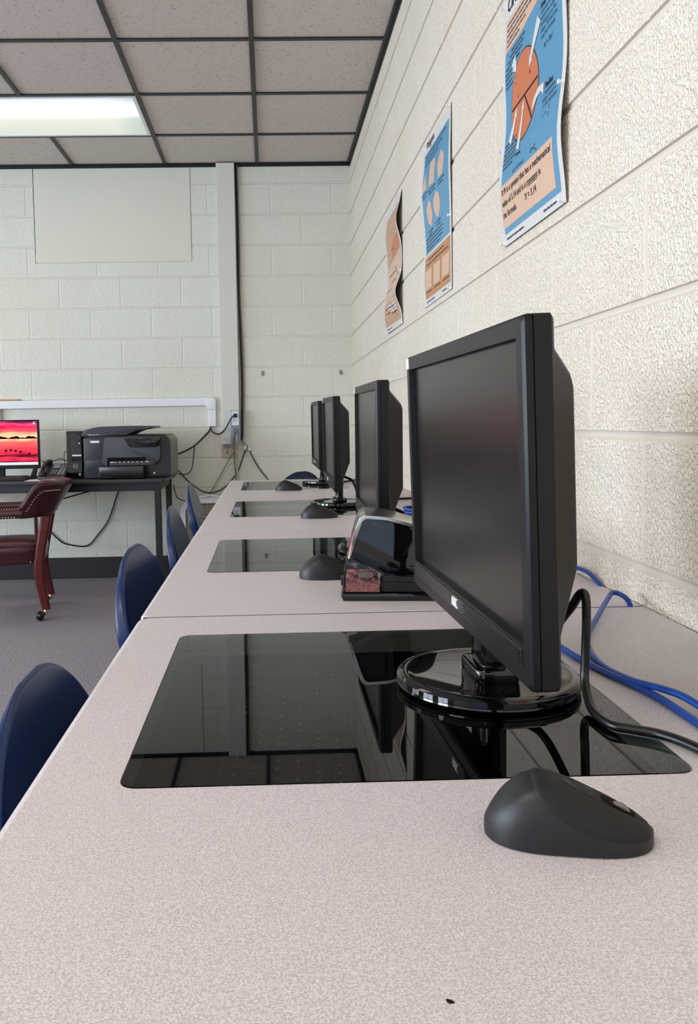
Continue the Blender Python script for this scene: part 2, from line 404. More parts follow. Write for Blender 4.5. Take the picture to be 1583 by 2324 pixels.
# ceiling lights
def lens_mat(name,st):
    m=D.materials.new(name); m.use_nodes=True; n=N(m); n.n.remove(n.n['Principled BSDF'])
    tc=n.add('ShaderNodeTexCoord'); sp=n.add('ShaderNodeSeparateXYZ'); n.link(tc.outputs['Generated'],sp.inputs[0])
    r=n.add('ShaderNodeValToRGB'); e=r.color_ramp.elements; e[0].position=0; e[0].color=(.66,.72,.78,1); e[1].position=1; e[1].color=(.70,.74,.66,1)
    for p,c in ((.10,(.95,1.0,1.04,1)),(.22,(1.3,1.35,1.3,1)),(.42,(1.25,1.28,1.2,1)),(.56,(.80,.82,.74,1)),(.8,(.74,.76,.67,1))): q=e.new(p); q.color=c
    n.link(sp.outputs['Y'],r.inputs['Fac'])
    r2=n.add('ShaderNodeValToRGB'); e=r2.color_ramp.elements; e[0].position=.86; e[0].color=(1,1,1,1); e[1].position=1; e[1].color=(.70,.78,.82,1)
    n.link(sp.outputs['X'],r2.inputs['Fac'])
    mx=n.add('ShaderNodeVectorMath',operation='MULTIPLY'); n.link(r.outputs['Color'],mx.inputs[0]); n.link(r2.outputs['Color'],mx.inputs[1])
    em=n.add('ShaderNodeEmission'); em.inputs['Strength'].default_value=st; n.link(mx.outputs[0],em.inputs['Color'])
    n.link(em.outputs[0],n.n['Material Output'].inputs[0]); return m
M_LENS=lens_mat('lit_light_lens',.62)
M_LENS2=emit('bright_light_lens',(255,246,232),7.0); M_LENS3=emit('dim_light_lens',(255,246,232),1.8)
x0,x1,y0,y1=LIGHTS[0]; hx=(x1-x0)/2-.0125; hy=(y1-y0)/2-.0125
L0=thing('ceiling_light','lit fluorescent troffer in the drop ceiling near the back wall','ceiling light',((x0+x1)/2,(y0+y1)/2,ZC),0,'fluorescent troffers in the ceiling')
bm=bmesh.new(); fr=.018
box(bm,-hx,hx,-hy,-hy+fr,-.003,.02);box(bm,-hx,hx,hy-fr,hy,-.003,.02);box(bm,-hx,-hx+fr,-hy+fr,hy-fr,-.003,.02);box(bm,hx-fr,hx,-hy+fr,hy-fr,-.003,.02)
frombm('frame',bm,M_WHITE,L0)
bm=bmesh.new(); box(bm,-hx+fr,hx-fr,-hy+fr,hy-fr,.0,.003); frombm('diffuser',bm,M_LENS,L0)
for (a,b,c,d) in LIGHTS[1:]:
    r=dup(L0,((a+b)/2,(c+d)/2,ZC),0,'lit fluorescent troffer in the ceiling outside the picture')
    for ch in r.children:
        if ch.name.startswith('diffuser'): ch.material_slots[0].link='OBJECT'; ch.material_slots[0].material=M_LENS3 if 1<(c+d)/2<4 else M_LENS2
# ------------------------------------------------------------------ daylight through the windows
def area(name,loc,rot,sx,sy,p,col):
    l=D.lights.new(name,'AREA'); l.shape='RECTANGLE'; l.size=sx; l.size_y=sy; l.energy=p; l.color=col
    o=D.objects.new(name,l); COL.objects.link(o); o.location=loc; o.rotation_euler=rot; return o
SKY=(.72,.86,1.0)
for (a,b),pw in zip(WIN,(120,115,52)): area('daylight',(XL-.12,(a+b)/2,1.6),(0,-PI/2,0),1.35,b-a,pw,(.80,.90,1.0))
area('daylight',((RW[0]+RW[1])/2,YF-.12,1.6),(-PI/2,0,0),RW[1]-RW[0],1.35,105,(.52,.74,1.0))
# ------------------------------------------------------------------ desks
def make_desk(y0,y1,px0,px1,py0,py1,label,first):
    XD0=-.2019; XD1=XR-.006
    t=thing('computer_desk',label,'desk',((XD0+XD1)/2,(y0+y1)/2,0),0,'row of computer desks along the wall')
    ox,oy=(XD0+XD1)/2,(y0+y1)/2
    g=.0028
    bm=bmesh.new()
    X0,X1,Y0,Y1=XD0-ox,XD1-ox,y0-oy+g,y1-oy-g
    def loop(off,z): return [bm.verts.new((p[0],p[1],z)) for p in rpoly([(X0+off,Y0+off*.12),(X1,Y0+off*.12),(X1,Y1-off*.12),(X0+off,Y1-off*.12)],[.016,.002,.002,.016],5)]
    prof=[(.007,ZD),(.003,ZD-.0012),(.0008,ZD-.0035),(0,ZD-.007),(0,ZD-.027),(.004,ZD-.03)]
    Ls=[loop(o,z) for o,z in prof]
    for a,b in zip(Ls,Ls[1:]):
        n=len(a)
        for i in range(n): bm.faces.new([a[i],a[(i+1)%n],b[(i+1)%n],b[i]])
    hole=rpoly([(px0-ox-.0007,py0-oy-.0007),(px1-ox+.0007,py0-oy-.0007),(px1-ox+.0007,py1-oy+.0007),(px0-ox-.0007,py1-oy+.0007)],.0185,6)
    H1=[bm.verts.new((p[0],p[1],ZD)) for p in hole]; H2=[bm.verts.new((p[0],p[1],ZD-.03)) for p in hole]
    n=len(hole)
    for i in range(n): bm.faces.new([H1[i],H1[(i+1)%n],H2[(i+1)%n],H2[i]])
    for A,B in ((Ls[0],H1),(Ls[-1],H2)):
        es=[bm.edges.get((A[i],A[(i+1)%len(A)])) for i in range(len(A))]+[bm.edges.get((B[i],B[(i+1)%n])) for i in range(n)]
        bmesh.ops.triangle_fill(bm,use_beauty=True,edges=es)
    frombm('tabletop',bm,M_LAM,t)
    for yy in (Y0-.0024,Y1): frombm('seam_strip',BX(X0+.007,X1-.001,yy+.0001,yy+.0023,ZD-.03,ZD-.0006),M_BASEB,t)  # dark strips added in the gap to make the desk seam a dark line
    gp=rpoly([(px0-ox+.0005,py0-oy+.0005),(px1-ox-.0005,py0-oy+.0005),(px1-ox-.0005,py1-oy-.0005),(px0-ox+.0005,py1-oy-.0005)],.018,6)
    frombm('glass_panel',PR(gp,ZD-.0045,ZD+.0005,axis='z'),M_SMOKE,t)
    # dark viewing well under the glass
    bm=bmesh.new(); a,b,c,d=px0-ox-.004,px1-ox+.004,py0-oy-.004,py1-oy+.004; z0,z1=ZD-.058,ZD-.0305
    box(bm,a-.012,a,c-.012,d+.012,z0,z1);box(bm,b,b+.012,c-.012,d+.012,z0,z1);box(bm,a,b,c-.012,c,z0,z1);box(bm,a,b,d,d+.012,z0,z1);box(bm,a-.012,b+.012,c-.012,d+.012,z0-.012,z0)
    frombm('viewing_well',bm,M_HOLE,t)
    for yy in (Y0+.006,Y1-.031): frombm('side_panel',BX(X0+.42,X1-.03,yy,yy+.025,0,ZD-.03,bev=.003),M_EDGE,t)
    frombm('modesty_panel',BX(X1-.06,X1-.04,Y0+.032,Y1-.032,.25,ZD-.03,bev=.002),M_EDGE,t)
    return t
SEAM=[.225,1.223,2.143,3.146,4.144]
DLAB=['speckled grey computer desk nearest the viewer, holding a wide black mouse','speckled grey computer desk holding the electric pencil sharpener','third speckled grey computer desk, just beyond the pencil sharpener','farthest speckled grey computer desk, ending before the back wall']
PADY=[(.640,1.112),(1.582,2.027),(2.518,3.018),(3.520,4.017)]
DESK=[make_desk(SEAM[i],SEAM[i+1],-.1265,.3445,PADY[i][0],PADY[i][1],DLAB[i],i==0) for i in range(4)]
# small ink mark on the near desk top
bm=bmesh.new(); bm.faces.new([bm.verts.new((.5*math.cos(a)*.0042*(1+.3*math.sin(3*a)),.5*math.sin(a)*.003,0)) for a in [2*PI*k/14 for k in range(14)]])
d0=DESK[0].location
frombm('ink_mark',bm,M_INK,DESK[0],loc=(.085-d0.x,.389-d0.y,ZD+.0003),rot=(0,0,-.6))
# ------------------------------------------------------------------ monitors
def make_monitor(az,tilt,roll,cz,cx,cy,label):
    """local frame: -y is the front, origin on the desk under the stand"""
    W,H=.455,.307
    bx=cx+.036*math.cos(az); by=cy+.036*math.sin(az); ZT=ZD+.0006
    t=thing('desktop_monitor',label,'monitor',(bx,by,ZT),az-PI/2,'black monitors on the computer desks')
    M=Matrix.Translation((0,-.036,cz-ZT))@Matrix.Rotation(-roll,4,'Y')@Matrix.Rotation(-tilt,4,'X')
    # bezel: front frame with raised rim and deeper bottom band
    bm=bmesh.new(); a=W/2;h=H/2; il,it,ib=.0165,.018,.036
    outer0=rpoly([(-a,-h),(a,-h),(a,h),(-a,h)],.005,3); n=len(outer0)
    def ring(off,y,rad=.005): return [bm.verts.new((p[0],y,p[1])) for p in rpoly([(-a+off,-h+off),(a-off,-h+off),(a-off,h-off),(-a+off,h-off)],rad,3)]
    R=[ring(.0035,.0),ring(.0008,.0022),ring(0,.006),ring(0,.0075),ring(.0014,.0078),ring(.0014,.0088),ring(0,.0091),ring(0,.0235),ring(.0025,.026)]
    for p,q in zip(R,R[1:]):
        for i in range(n): bm.faces.new([p[i],p[(i+1)%n],q[(i+1)%n],q[i]])
    bm.faces.new(R[-1])
    inn=[(-a+il,-h+ib),(a-il,-h+ib),(a-il,h-it),(-a+il,h-it)]
    I1=[bm.verts.new((p[0],0,p[1])) for p in inn]; I2=[bm.verts.new((p[0]*.995,.0065,p[1])) for p in inn]
    for i in range(4): bm.faces.new([I1[i],I1[(i+1)%4],I2[(i+1)%4],I2[i]])
    es=[bm.edges.get((R[0][i],R[0][(i+1)%n])) for i in range(n)]+[bm.edges.get((I1[i],I1[(i+1)%4])) for i in range(4)]
    bmesh.ops.triangle_fill(bm,use_beauty=True,edges=es)
    frombm('bezel',bm,M_BLK,t,smooth=30,M=M)
    bm=bmesh.new(); box(bm,-a+il-.003,a-il+.003,.0062,.0075,-h+ib-.003,h-it+.003); frombm('screen',bm,M_SCREEN,t,M=M)
    # rear housing, tapering back
    bm=bmesh.new()
    def rr(x,z0,z1,y,rad): return [bm.verts.new((p[0],y,p[1])) for p in rpoly([(-x,z0),(x,z0),(x,z1),(-x,z1)],rad,4)]
    L=[rr(a-.010,-h+.02,h-.014,.025,.006),rr(a-.018,-h+.032,h-.022,.031,.008),rr(a-.036,-h+.082,h-.045,.053,.009),rr(a-.041,-h+.088,h-.052,.057,.010)]
    for p,q in zip(L,L[1:]):
        m=len(p)
        for i in range(m): bm.faces.new([p[i],p[(i+1)%m],q[(i+1)%m],q[i]])
    bm.faces.new(L[-1]); bm.faces.new(L[0][::-1])
    hs=frombm('rear_housing',bm,M_BLK,t,smooth=25,M=M)
    bm=bmesh.new()
    for i in range(14):
        x=-.13+i*.02; box(bm,x,x+.009,.0395,.0435,h-.040,h-.037,M=None)
    frombm('vent_slots',bm,M_HOLE,hs,M=M@Matrix.Translation((0,.0035,.0035)))
    # bottom strip with fine ribs and the raised maker's letters
    bm=bmesh.new(); box(bm,-a+.02,a-.02,-.0012,.001,-h+.0165,-h+.0325,bev=.0008)
    for i in range(5):
        z=-h+.0185+i*.0028; box(bm,.03,a-.022,-.0022,-.001,z,z+.0013)
    frombm('speaker_strip',bm,M_BLKS,t,M=M)
    bm=bmesh.new()
    # letters drawn as rounded strokes: an arched A without bar, O, C
    s=.0052
    def stroke(pts,r=.00115): tube(bm,[(p[0]*s-.004,-.0016,p[1]*s+(-h+.0200)) for p in pts],r,seg=6,smooth=5)
    stroke([(-2.0,0),(-1.75,1.2),(-1.3,1.75),(-.95,1.2),(-.8,0)])
    stroke([(.25,.0),(-.28,.35),(-.28,1.35),(.25,1.75),(.75,1.35),(.75,.35),(.25,.0)])
    stroke([(2.2,1.65),(1.65,1.7),(1.25,1.3),(1.25,.4),(1.65,.02),(2.2,.1)])
    frombm('maker_letters',bm,M_WHITE,t,smooth=60,M=M)
    bm=bmesh.new(); box(bm,-a+.0035,-a+.0165,-.0006,.0002,h-.0165,h-.0035); frombm('corner_sticker',bm,M_WHITEL,t,M=M)
    # stand: column, neck and round gloss base
    bm=bmesh.new(); prism(bm,rpoly([(-.024,-.012),(.024,-.012),(.030,.014),(-.030,.014)],.008,3),.010,.165,axis='z')
    prism(bm,rpoly([(-.034,-.021),(.034,-.021),(.038,.026),(-.038,.026)],.01,3),.010,.026,axis='z',bev=.004)
    box(bm,-.03,.03,-.012,.02,.10,.17,bev=.006)
    frombm('stand_column',bm,M_BLKG,t,smooth=35)
    bm=bmesh.new(); r=.0975
    lathe(bm,[(0,0),(r-.006,0),(r-.002,.001),(r,.0035),(r-.0005,.0055),(r+.0005,.0065),(r,.0115),(r-.003,.0142),(r-.008,.0150),(r-.013,.0142),(r-.018,.0125),(.03,.0115),(0,.0115)],seg=72)
    b=frombm('stand_base',bm,M_BLKG,t,smooth=40)
    return t
MLAB=['large black monitor in the foreground with a dark screen on its round base','second black monitor, standing behind the pencil sharpener','third black monitor, seen left of the one behind the sharpener','farthest black monitor, mostly hidden, near the end of the desk row']
MON=[(.0333,-.0273,-.0031,.9696,.1971,.8719),(-.0128,0,-.0125,.9675,.2102,1.8036),(.0047,-.008,-.015,.9697,.2023,2.8301),(.0159,-.0066,-.0089,.9802,.2137,3.8392)]
for p,l in zip(MON,MLAB): make_monitor(*p,l)
# ------------------------------------------------------------------ mice
def make_mouse(label):
    t=thing('computer_mouse',label,'mouse',(0,0,0),0,'black mice on the computer desks')
    # local: +x is the button end, length .112, hump at the palm end
    bm=bmesh.new(); Lx=.112; ns=26; nr=28
    def half(x): # half width along x 0..1
        return .029*min(1,(1-abs(2*x-1)**3.2)**.5 if abs(2*x-1)<1 else 0)*(1.04-.10*x)
    def height(x):
        pts=[(0,.010),(.05,.019),(.12,.0295),(.22,.0385),(.32,.0425),(.40,.0418),(.55,.0358),(.75,.0255),(.9,.0170),(1,.0095)]
        for (a,b),(c,d) in zip(pts,pts[1:]):
            if a<=x<=c:
                k=(x-a)/(c-a); return b+(d-b)*k
        return .0095
    rings=[]
    for i in range(ns+1):
        s=i/ns; x=.5-.5*math.cos(PI*(.015+.97*s)); w=max(half(x),.004); hh=height(x)
        ring=[]
        for k in range(nr+1):
            a=PI*k/nr; cx=math.cos(a); sz=math.sin(a)
            px=w*(abs(cx)**.62)*(1 if cx>=0 else -1); pz=hh*(sz**.75)
            taper=1-.10*(pz/hh)*(1-.3*x)
            ring.append(bm.verts.new((x*Lx-Lx/2,px*taper,pz+.0005)))
        rings.append(ring)
    for a,b in zip(rings,rings[1:]):
        for k in range(nr): bm.faces.new([a[k],a[k+1],b[k+1],b[k]])
        bm.faces.new([a[0],b[0],b[nr],a[nr]])
    bm.faces.new(rings[0]); bm.faces.new(rings[-1][::-1])
    body=frombm('shell',bm,M_MOUSE,t,smooth=60)
    # top cover: a thin raised skin with its own outline
    bm=bmesh.new()
    def zedge(x):
        pts=[(.0,.042),(.27,.0418),(.33,.031),(.44,.0205),(.54,.0140),(.70,.0092),(.83,.0072),(1,.0060)]
        for (a,b),(c,d) in zip(pts,pts[1:]):
            if a<=x<=c: return b+(d-b)*(x-a)/(c-a)
        return .006
    def top(x,v): # x 0..1, v -1..1 across the cover
        w=max(half(x),.004); hh=height(x); ae=math.asin(min(.999,(min(zedge(x),hh*.985)/hh)**(1/.75)))
        a=PI/2-v*(PI/2-ae); c=math.cos(a); sz=max(0,math.sin(a))
        py=w*(abs(c)**.62)*(1 if c>=0 else -1); pz=hh*sz**.75
        py*=1-.10*(pz/hh)*(1-.3*x)
        return Vector((x*Lx-Lx/2,py,pz+.0005))
    g=[]
    for i in range(41):
        s=i/40; row=[]; x=.275+.708*(1-(1-s)**1.15)
        for k in range(25):
            v=-1+2*k/24
            p=top(x,v); edge=(k in(0,24) or i in(0,40)); d=-.0006 if edge else .0008
            p.z+=d*(1-.5*abs(v)); p.y+=d*.7*v
            row.append(bm.verts.new(p))
        g.append(row)
    for i in range(40):
        for k in range(24): bm.faces.new([g[i][k],g[i][k+1],g[i+1][k+1],g[i+1][k]])
    tc=frombm('top_cover',bm,M_MOUSED,t,smooth=50)
    # centre strip, wheel slot and wheel
    bm=bmesh.new()
    def lenslot(x0,x1,wd,dz):
        pts=[]
        for k in range(24):
            a=2*PI*k/24; xx=(x0+x1)/2+(x1-x0)/2*math.cos(a); vv=wd*math.sin(a); 
            p=top(min(.98,xx),vv); p.z+=dz+.0007; pts.append(bm.verts.new(p))
        bm.faces.new(pts)
    lenslot(.47,.965,.12,.0003); frombm('centre_strip',bm,M_BLK,t)
    bm=bmesh.new(); lenslot(.70,.90,.085,.0007); frombm('wheel_slot',bm,M_HOLE,t)
    bm=bmesh.new(); c=top(.79,0); lathe(bm,[(0,-.003),(.0085,-.003),(.0095,-.0018),(.0095,.0018),(.0085,.003),(0,.003)],seg=24,axis='y',c=(c.x,0,c.z-.0068))
    frombm('wheel',bm,M_GREYC,t,smooth=40)
    return t
m0=make_mouse('near black wireless mouse in front of the smoked glass panel'); m0.location=(.2015,.546,ZD+.0004); m0.rotation_euler=(0,0,-.21)
dup(m0,(.108,1.508,ZD+.0004),-.03,'black mouse partly hidden behind the pencil sharpener')
dup(m0,(.148,2.462,ZD+.0004),-.03,'black mouse in front of the third monitor\'s round base')
dup(m0,(.080,3.476,ZD+.0004),-.06,'small far black mouse on the last desk of the row')
# ------------------------------------------------------------------ keyboards
def make_keyboard(label,loc,rotz,W=.44,Dp=.135,group=None,legend=True):
    t=thing('keyboard',label,'keyboard',loc,rotz,group)
    frombm('case',PR(rpoly([(-Dp/2,0),(Dp/2,0),(Dp/2,.022),(-Dp/2,.012)],.004,2),-W/2,W/2,axis='x'),M_BLK,t)
    bm=bmesh.new(); bl=bmesh.new()
    ny=6; nx=21; sx=(W-.02)/nx; sy=(Dp-.016)/ny
    for j in range(ny):
        for i in range(nx):
            x=-W/2+.01+i*sx; y=-Dp/2+.008+j*sy; z=.012+.010*((y+Dp/2)/Dp)
            box(bm,x+.001,x+sx-.001,y+.001,y+sy-.001,z,z+.006)
            if random.random()<.7:
                k=random.choice((.0022,.003,.0045)); box(bl,x+.005,x+.005+k,y+sy-.009,y+sy-.0062,z+.006,z+.0063)
    frombm('keys',bm,M_BLKS,t)
    if legend: frombm('key_legends',bl,M_LEG,t)
    else: bl.free()
    return t
make_keyboard('black keyboard lying under the smoked glass of the nearest desk',(.02,.872,ZD-.0578),PI/2-.05)
# ------------------------------------------------------------------ pencil sharpener
def make_sharpener():
    t=thing('pencil_sharpener','black electric pencil sharpener with a clear tray of pink shavings','pencil sharpener',(.1155,1.304,ZD+.0005),-.10)
    Wd=.125
    base=[(-.001,0),(.215,0),(.22,.004),(.22,.011),(.215,.013),(-.002,.013),(-.004,.008)]
    frombm('base',PR(base,-.002,Wd+.002,axis='y',bev=.003),M_BLKG,t,smooth=30)
    body=[(.060,.0132),(.066,.047),(.010,.0765),(.021,.118),(.0285,.1405),(.036,.1445),(.07,.1405),(.12,.126),(.17,.103),(.205,.078),(.216,.04),(.216,.0132)]
    frombm('housing',PR(body,.002,Wd-.002,axis='y',bev=.003),M_BLKG,t,smooth=30)
    # silver hood following the front and top edges
    path=[(.0075,.073),(.0185,.119),(.0265,.143),(.036,.1485),(.07,.1445),(.12,.130),(.17,.107),(.207,.081)]
    inn=[(.0125,.073),(.0240,.116),(.0310,.1385),(.038,.1430),(.07,.1390),(.12,.1245),(.168,.102),(.203,.077)]
    bm=bmesh.new(); prism(bm,path+inn[::-1],-.0015,Wd+.0015,axis='y',bev=.0012)
    frombm('hood',bm,M_SILVER,t,smooth=30)
    # inner dark bezel line and side plate
    # clear tray with rounded front
    tray=[(-.0015,.0135),(.0005,.050),(.0075,.0775),(.0665,.0475),(.0605,.0135)]
    tw=rpoly([(0,0),(.06,0),(.06,Wd),(0,Wd)],[.012,0,0,.012],4)
    bm=bmesh.new(); prism(bm,tray,.0,Wd,axis='y',bev=.0025); tr=frombm('shavings_tray',bm,M_TRAY,t,smooth=30)
    bm=bmesh.new(); rs=random.Random(5); nx,ny=14,24; T_=[];B_=[]
    for a in range(nx+1):
        ra=[];rb=[]
        for b in range(ny+1):
            x=.004+.054*a/nx; y=.004+(Wd-.008)*b/ny
            z=.0300+.0025*math.sin(a*.9+b*.5)+rs.uniform(-.002,.002)
            ra.append(bm.verts.new((x-(.0025 if a==0 else 0)*0,y,z))); rb.append(bm.verts.new((x-.0005*(a==0),y,.0146)))
        T_.append(ra);B_.append(rb)
    for a in range(nx):
        for b in range(ny):
            bm.faces.new([T_[a][b],T_[a+1][b],T_[a+1][b+1],T_[a][b+1]]); bm.faces.new([B_[a][b],B_[a][b+1],B_[a+1][b+1],B_[a+1][b]])
    for a in range(nx):
        for b,rv in ((0,False),(ny,True)): bm.faces.new([T_[a][b],B_[a][b],B_[a+1][b],T_[a+1][b]])
    for b in range(ny):
        for a in (0,nx): bm.faces.new([T_[a][b],T_[a][b+1],B_[a][b+1],B_[a][b]])
    frombm('shavings',bm,M_SHAV,t)
    bm=bmesh.new(); box(bm,.024,.048,.002,.0035,.040,.049); frombm('tray_patch',bm,M_GREYC,t)  # small plain grey rectangle inside the tray
    # pencil opening, red mark, knob
    fp=lambda k,off:(.0075+.011*k-off*.97,.073+.046*k+off*.23)   # along the sloping front
    def slab(name,k0,k1,ya,yb,th,m):
        return frombm(name,PR([fp(k0,-.002),fp(k1,-.002),fp(k1,th),fp(k0,th)],ya,yb,axis='y',bev=.0006),m,t)
    slab('red_mark',.05,.95,.018,.040,.0007,M_RED)
    slab('pencil_inlet',.30,.90,.050,.080,.0012,M_BLKS)
    slab('red_tab',.62,.80,.084,.100,.0012,M_RED)
    bm=bmesh.new(); lathe(bm,[(0,0),(.010,0),(.011,-.004),(.009,-.010),(0,-.011)],seg=20,axis='x',c=(.006,Wd*.9,.078)); frombm('size_dial',bm,M_BLKS,t,smooth=40)
    bm=bmesh.new(); box(bm,-.005,-.001,Wd*.55,Wd*.75,.012,.026,bev=.001); frombm('tray_catch',bm,M_BLKS,t)
    for ch in t.children:
        ch.scale=(1,1,.94)
    return t
make_sharpener()
# ------------------------------------------------------------------ cables on the desks
def cable(name,label,pts,r,m,cat='cable',seg=10,group=None,smooth=8):
    o=frombm(name,TB(pts,r,seg=seg,smooth=smooth),m,smooth=70)
    return tag(o,label,cat,group)
zc=ZD+.0042
cable('ethernet_cable','blue network cable rising from the desk seam and curving forward along the wall',
 [(.556,1.222,.69),(.549,1.221,.742),(.541,1.224,.762),(.527,1.236,.768),(.505,1.206,.764),(.455,1.122,zc+.004),(.414,1.05,zc),(.389,.98,zc),(.379,.915,zc),(.384,.855,zc+.003),(.396,.81,zc+.008),(.407,.782,zc+.0075),(.42,.735,zc),(.432,.66,zc),(.44,.55,zc),(.45,.44,zc)],.0038,M_BLUEC)
cable('ethernet_cable','blue network cable running out from behind the foreground monitor',
 [(.35,1.20,zc),(.352,1.10,zc),(.358,1.02,zc),(.364,.947,zc),(.372,.893,zc),(.384,.845,zc),(.392,.80,zc),(.3945,.735,zc),(.40,.65,zc),(.405,.55,zc),(.41,.45,zc)],.0038,M_BLUEC)
cable('ethernet_cable','short arc of blue network cable dropping behind the second desk',
 [(.50,1.53,zc+.006),(.545,1.51,.762),(.562,1.45,.764),(.5635,1.40,.758),(.5645,1.372,.742),(.565,1.365,.69)],.0038,M_BLUEC)
rnd=random.Random(3)
bpts=[]
for k in range(46):
    a=k*1.25; bpts.append((.392+.035*math.cos(a)+rnd.uniform(-.006,.006),2.17+.055*math.sin(a)+rnd.uniform(-.008,.008),ZD+.006+.048*k/46+rnd.uniform(0,.006)))
cable('ethernet_cable','coiled bundle of blue network cable behind the second monitor',bpts,.0038,M_BLUEC,seg=8,smooth=5)
cable('power_cable','black monitor cable arching behind the foreground monitor and over its glass panel',
 [(.262,.90,.80),(.288,.862,.800),(.306,.83,.838),(.3125,.812,.861),(.3155,.806,.858),(.3165,.806,.835),(.3165,.808,.80),(.3150,.806,.775),(.312,.79,ZD+.012),(.3085,.765,ZD+.0062),(.3115,.733,ZD+.0058),(.325,.722,ZD+.0058),(.346,.706,ZD+.0058),(.362,.676,ZD+.0055),(.385,.60,ZD+.005),(.40,.50,ZD+.005)],.0045,M_BLKC)
for (mx,my),lab in zip([(.2462,1.80),(.238,2.83),(.25,3.84)],['black cable looping down behind the second monitor','black cable looping down behind the third monitor','black cable looping down behind the farthest monitor']):
    cable('power_cable',lab,[(mx+.018,my-.02,ZD+.10),(mx+.045,my-.05,ZD+.085),(mx+.058,my-.075,ZD+.04),(mx+.055,my-.085,ZD+.012),(mx+.075,my-.02,ZD+.0048),(mx+.16,my+.10,ZD+.0046),(mx+.27,my+.14,ZD+.0046),(.566,my+.15,ZD+.0046),(.5685,my+.15,ZD-.06)],.0042,M_BLKC)
# ------------------------------------------------------------------ posters
def make_poster(label,yl,yr,ztop,h,disp,art):
    """u runs left to right as the wall is faced, v down; paper bows off the wall by disp(u,v)"""
    t=thing('poster',label,'poster',(XR,(yl+yr)/2,ztop-h),0,'geometry posters on the block wall')
    oy,oz=(yl+yr)/2,ztop-h; w=yl-yr
    def S(u,v,off=0): return (-.0016-disp(u,v)-off,(yl-w*u)-oy,(ztop-h*v)-oz)
    bm=bmesh.new(); nu,nv=10,48
    for lay in (0,1):
        pass
    g=[[[bm.verts.new(S(i/nu,j/nv,-.0004*(1-s)+0)) for i in range(nu+1)] for j in range(nv+1)] for s in (1,0)]
    for s in (0,1):
        for j in range(nv):
            for i in range(nu): bm.faces.new([g[s][j][i],g[s][j][i+1],g[s][j+1][i+1],g[s][j+1][i]])
    B=[(0,i) for i in range(nu)]+[(j,nu) for j in range(nv)]+[(nv,i) for i in range(nu,0,-1)]+[(j,0) for j in range(nv,0,-1)]
    for (j,i),(j2,i2) in zip(B,B[1:]+B[:1]): bm.faces.new([g[0][j][i],g[0][j2][i2],g[1][j2][i2],g[1][j][i]])
    frombm('sheet',bm,M_PAPER,t,smooth=50)
    def field(name,poly,m,lay):
        b=bmesh.new(); vs=[b.verts.new((p[0],p[1],0)) for p in poly]; b.faces.new(vs)
        bmesh.ops.triangulate(b,faces=b.faces[:])
        for k in range(1,40):
            bmesh.ops.bisect_plane(b,geom=b.verts[:]+b.edges[:]+b.faces[:],plane_co=(0,k/40,0),plane_no=(0,1,0))
        for v in b.verts: v.co=Vector(S(v.co.x,v.co.y,.0003+.0003*lay))
        me=D.meshes.new(name); b.normal_update(); b.to_mesh(me); b.free(); return link(name,me,m,t)
    def write(lines,m=M_INK,name=None,lay=3):
        def fin(b,nm,mm):
            me=D.meshes.new(nm); b.to_mesh(me); b.free(); return link(nm,me,mm,t)
        para=None; last=None
        for (s,u,v,size,kw) in lines:
            if s is None: # a line of small print too fine to read
                if para is not None and (v-last>.05 or v<last): fin(para,'small_print',M_INKG); para=None
                if para is None: para=bmesh.new()
                x=u; last=v
                while x<size-.01:
                    x2=min(size,x+random.uniform(.02,.06))
                    para.faces.new([para.verts.new(S(a,c,.0003+.0003*lay)) for a,c in ((x,v-.0036),(x2,v-.0036),(x2,v+.0036),(x,v+.0036))]); x=x2+.010
            else:
                b=bmesh.new(); addtext(b,s,size,lambda x,y:S(u+x/w,v-y/h,.0003+.0003*lay),**kw); fin(b,'text_line',m)
        if para is not None: fin(para,'small_print',M_INKG)
    art(field,write,S)
    for (u,v) in ((.02,.012),(.98,.012),(.012,.60),(.988,.60),(.03,.99),(.97,.99)):
        b=bmesh.new(); p=S(u,v,0)
        lathe(b,[(0,0),(.0055,0),(.0045,-.004),(.0032,-.007),(.0045,-.010),(.004,-.0115),(0,-.0115)],seg=12,axis='x',c=p)
        frombm('push_pin',b,M_WHITE,t,smooth=40)
    return t
def ell(cu,cv,ru,rv,n=40,a0=0,a1=2*PI): return [(cu+ru*math.cos(a0+(a1-a0)*k/n),cv+rv*math.sin(a0+(a1-a0)*k/n)) for k in range(n)]
def bumpf(v,c,wd): 
    x=(v-c)/wd; return math.exp(-x*x)
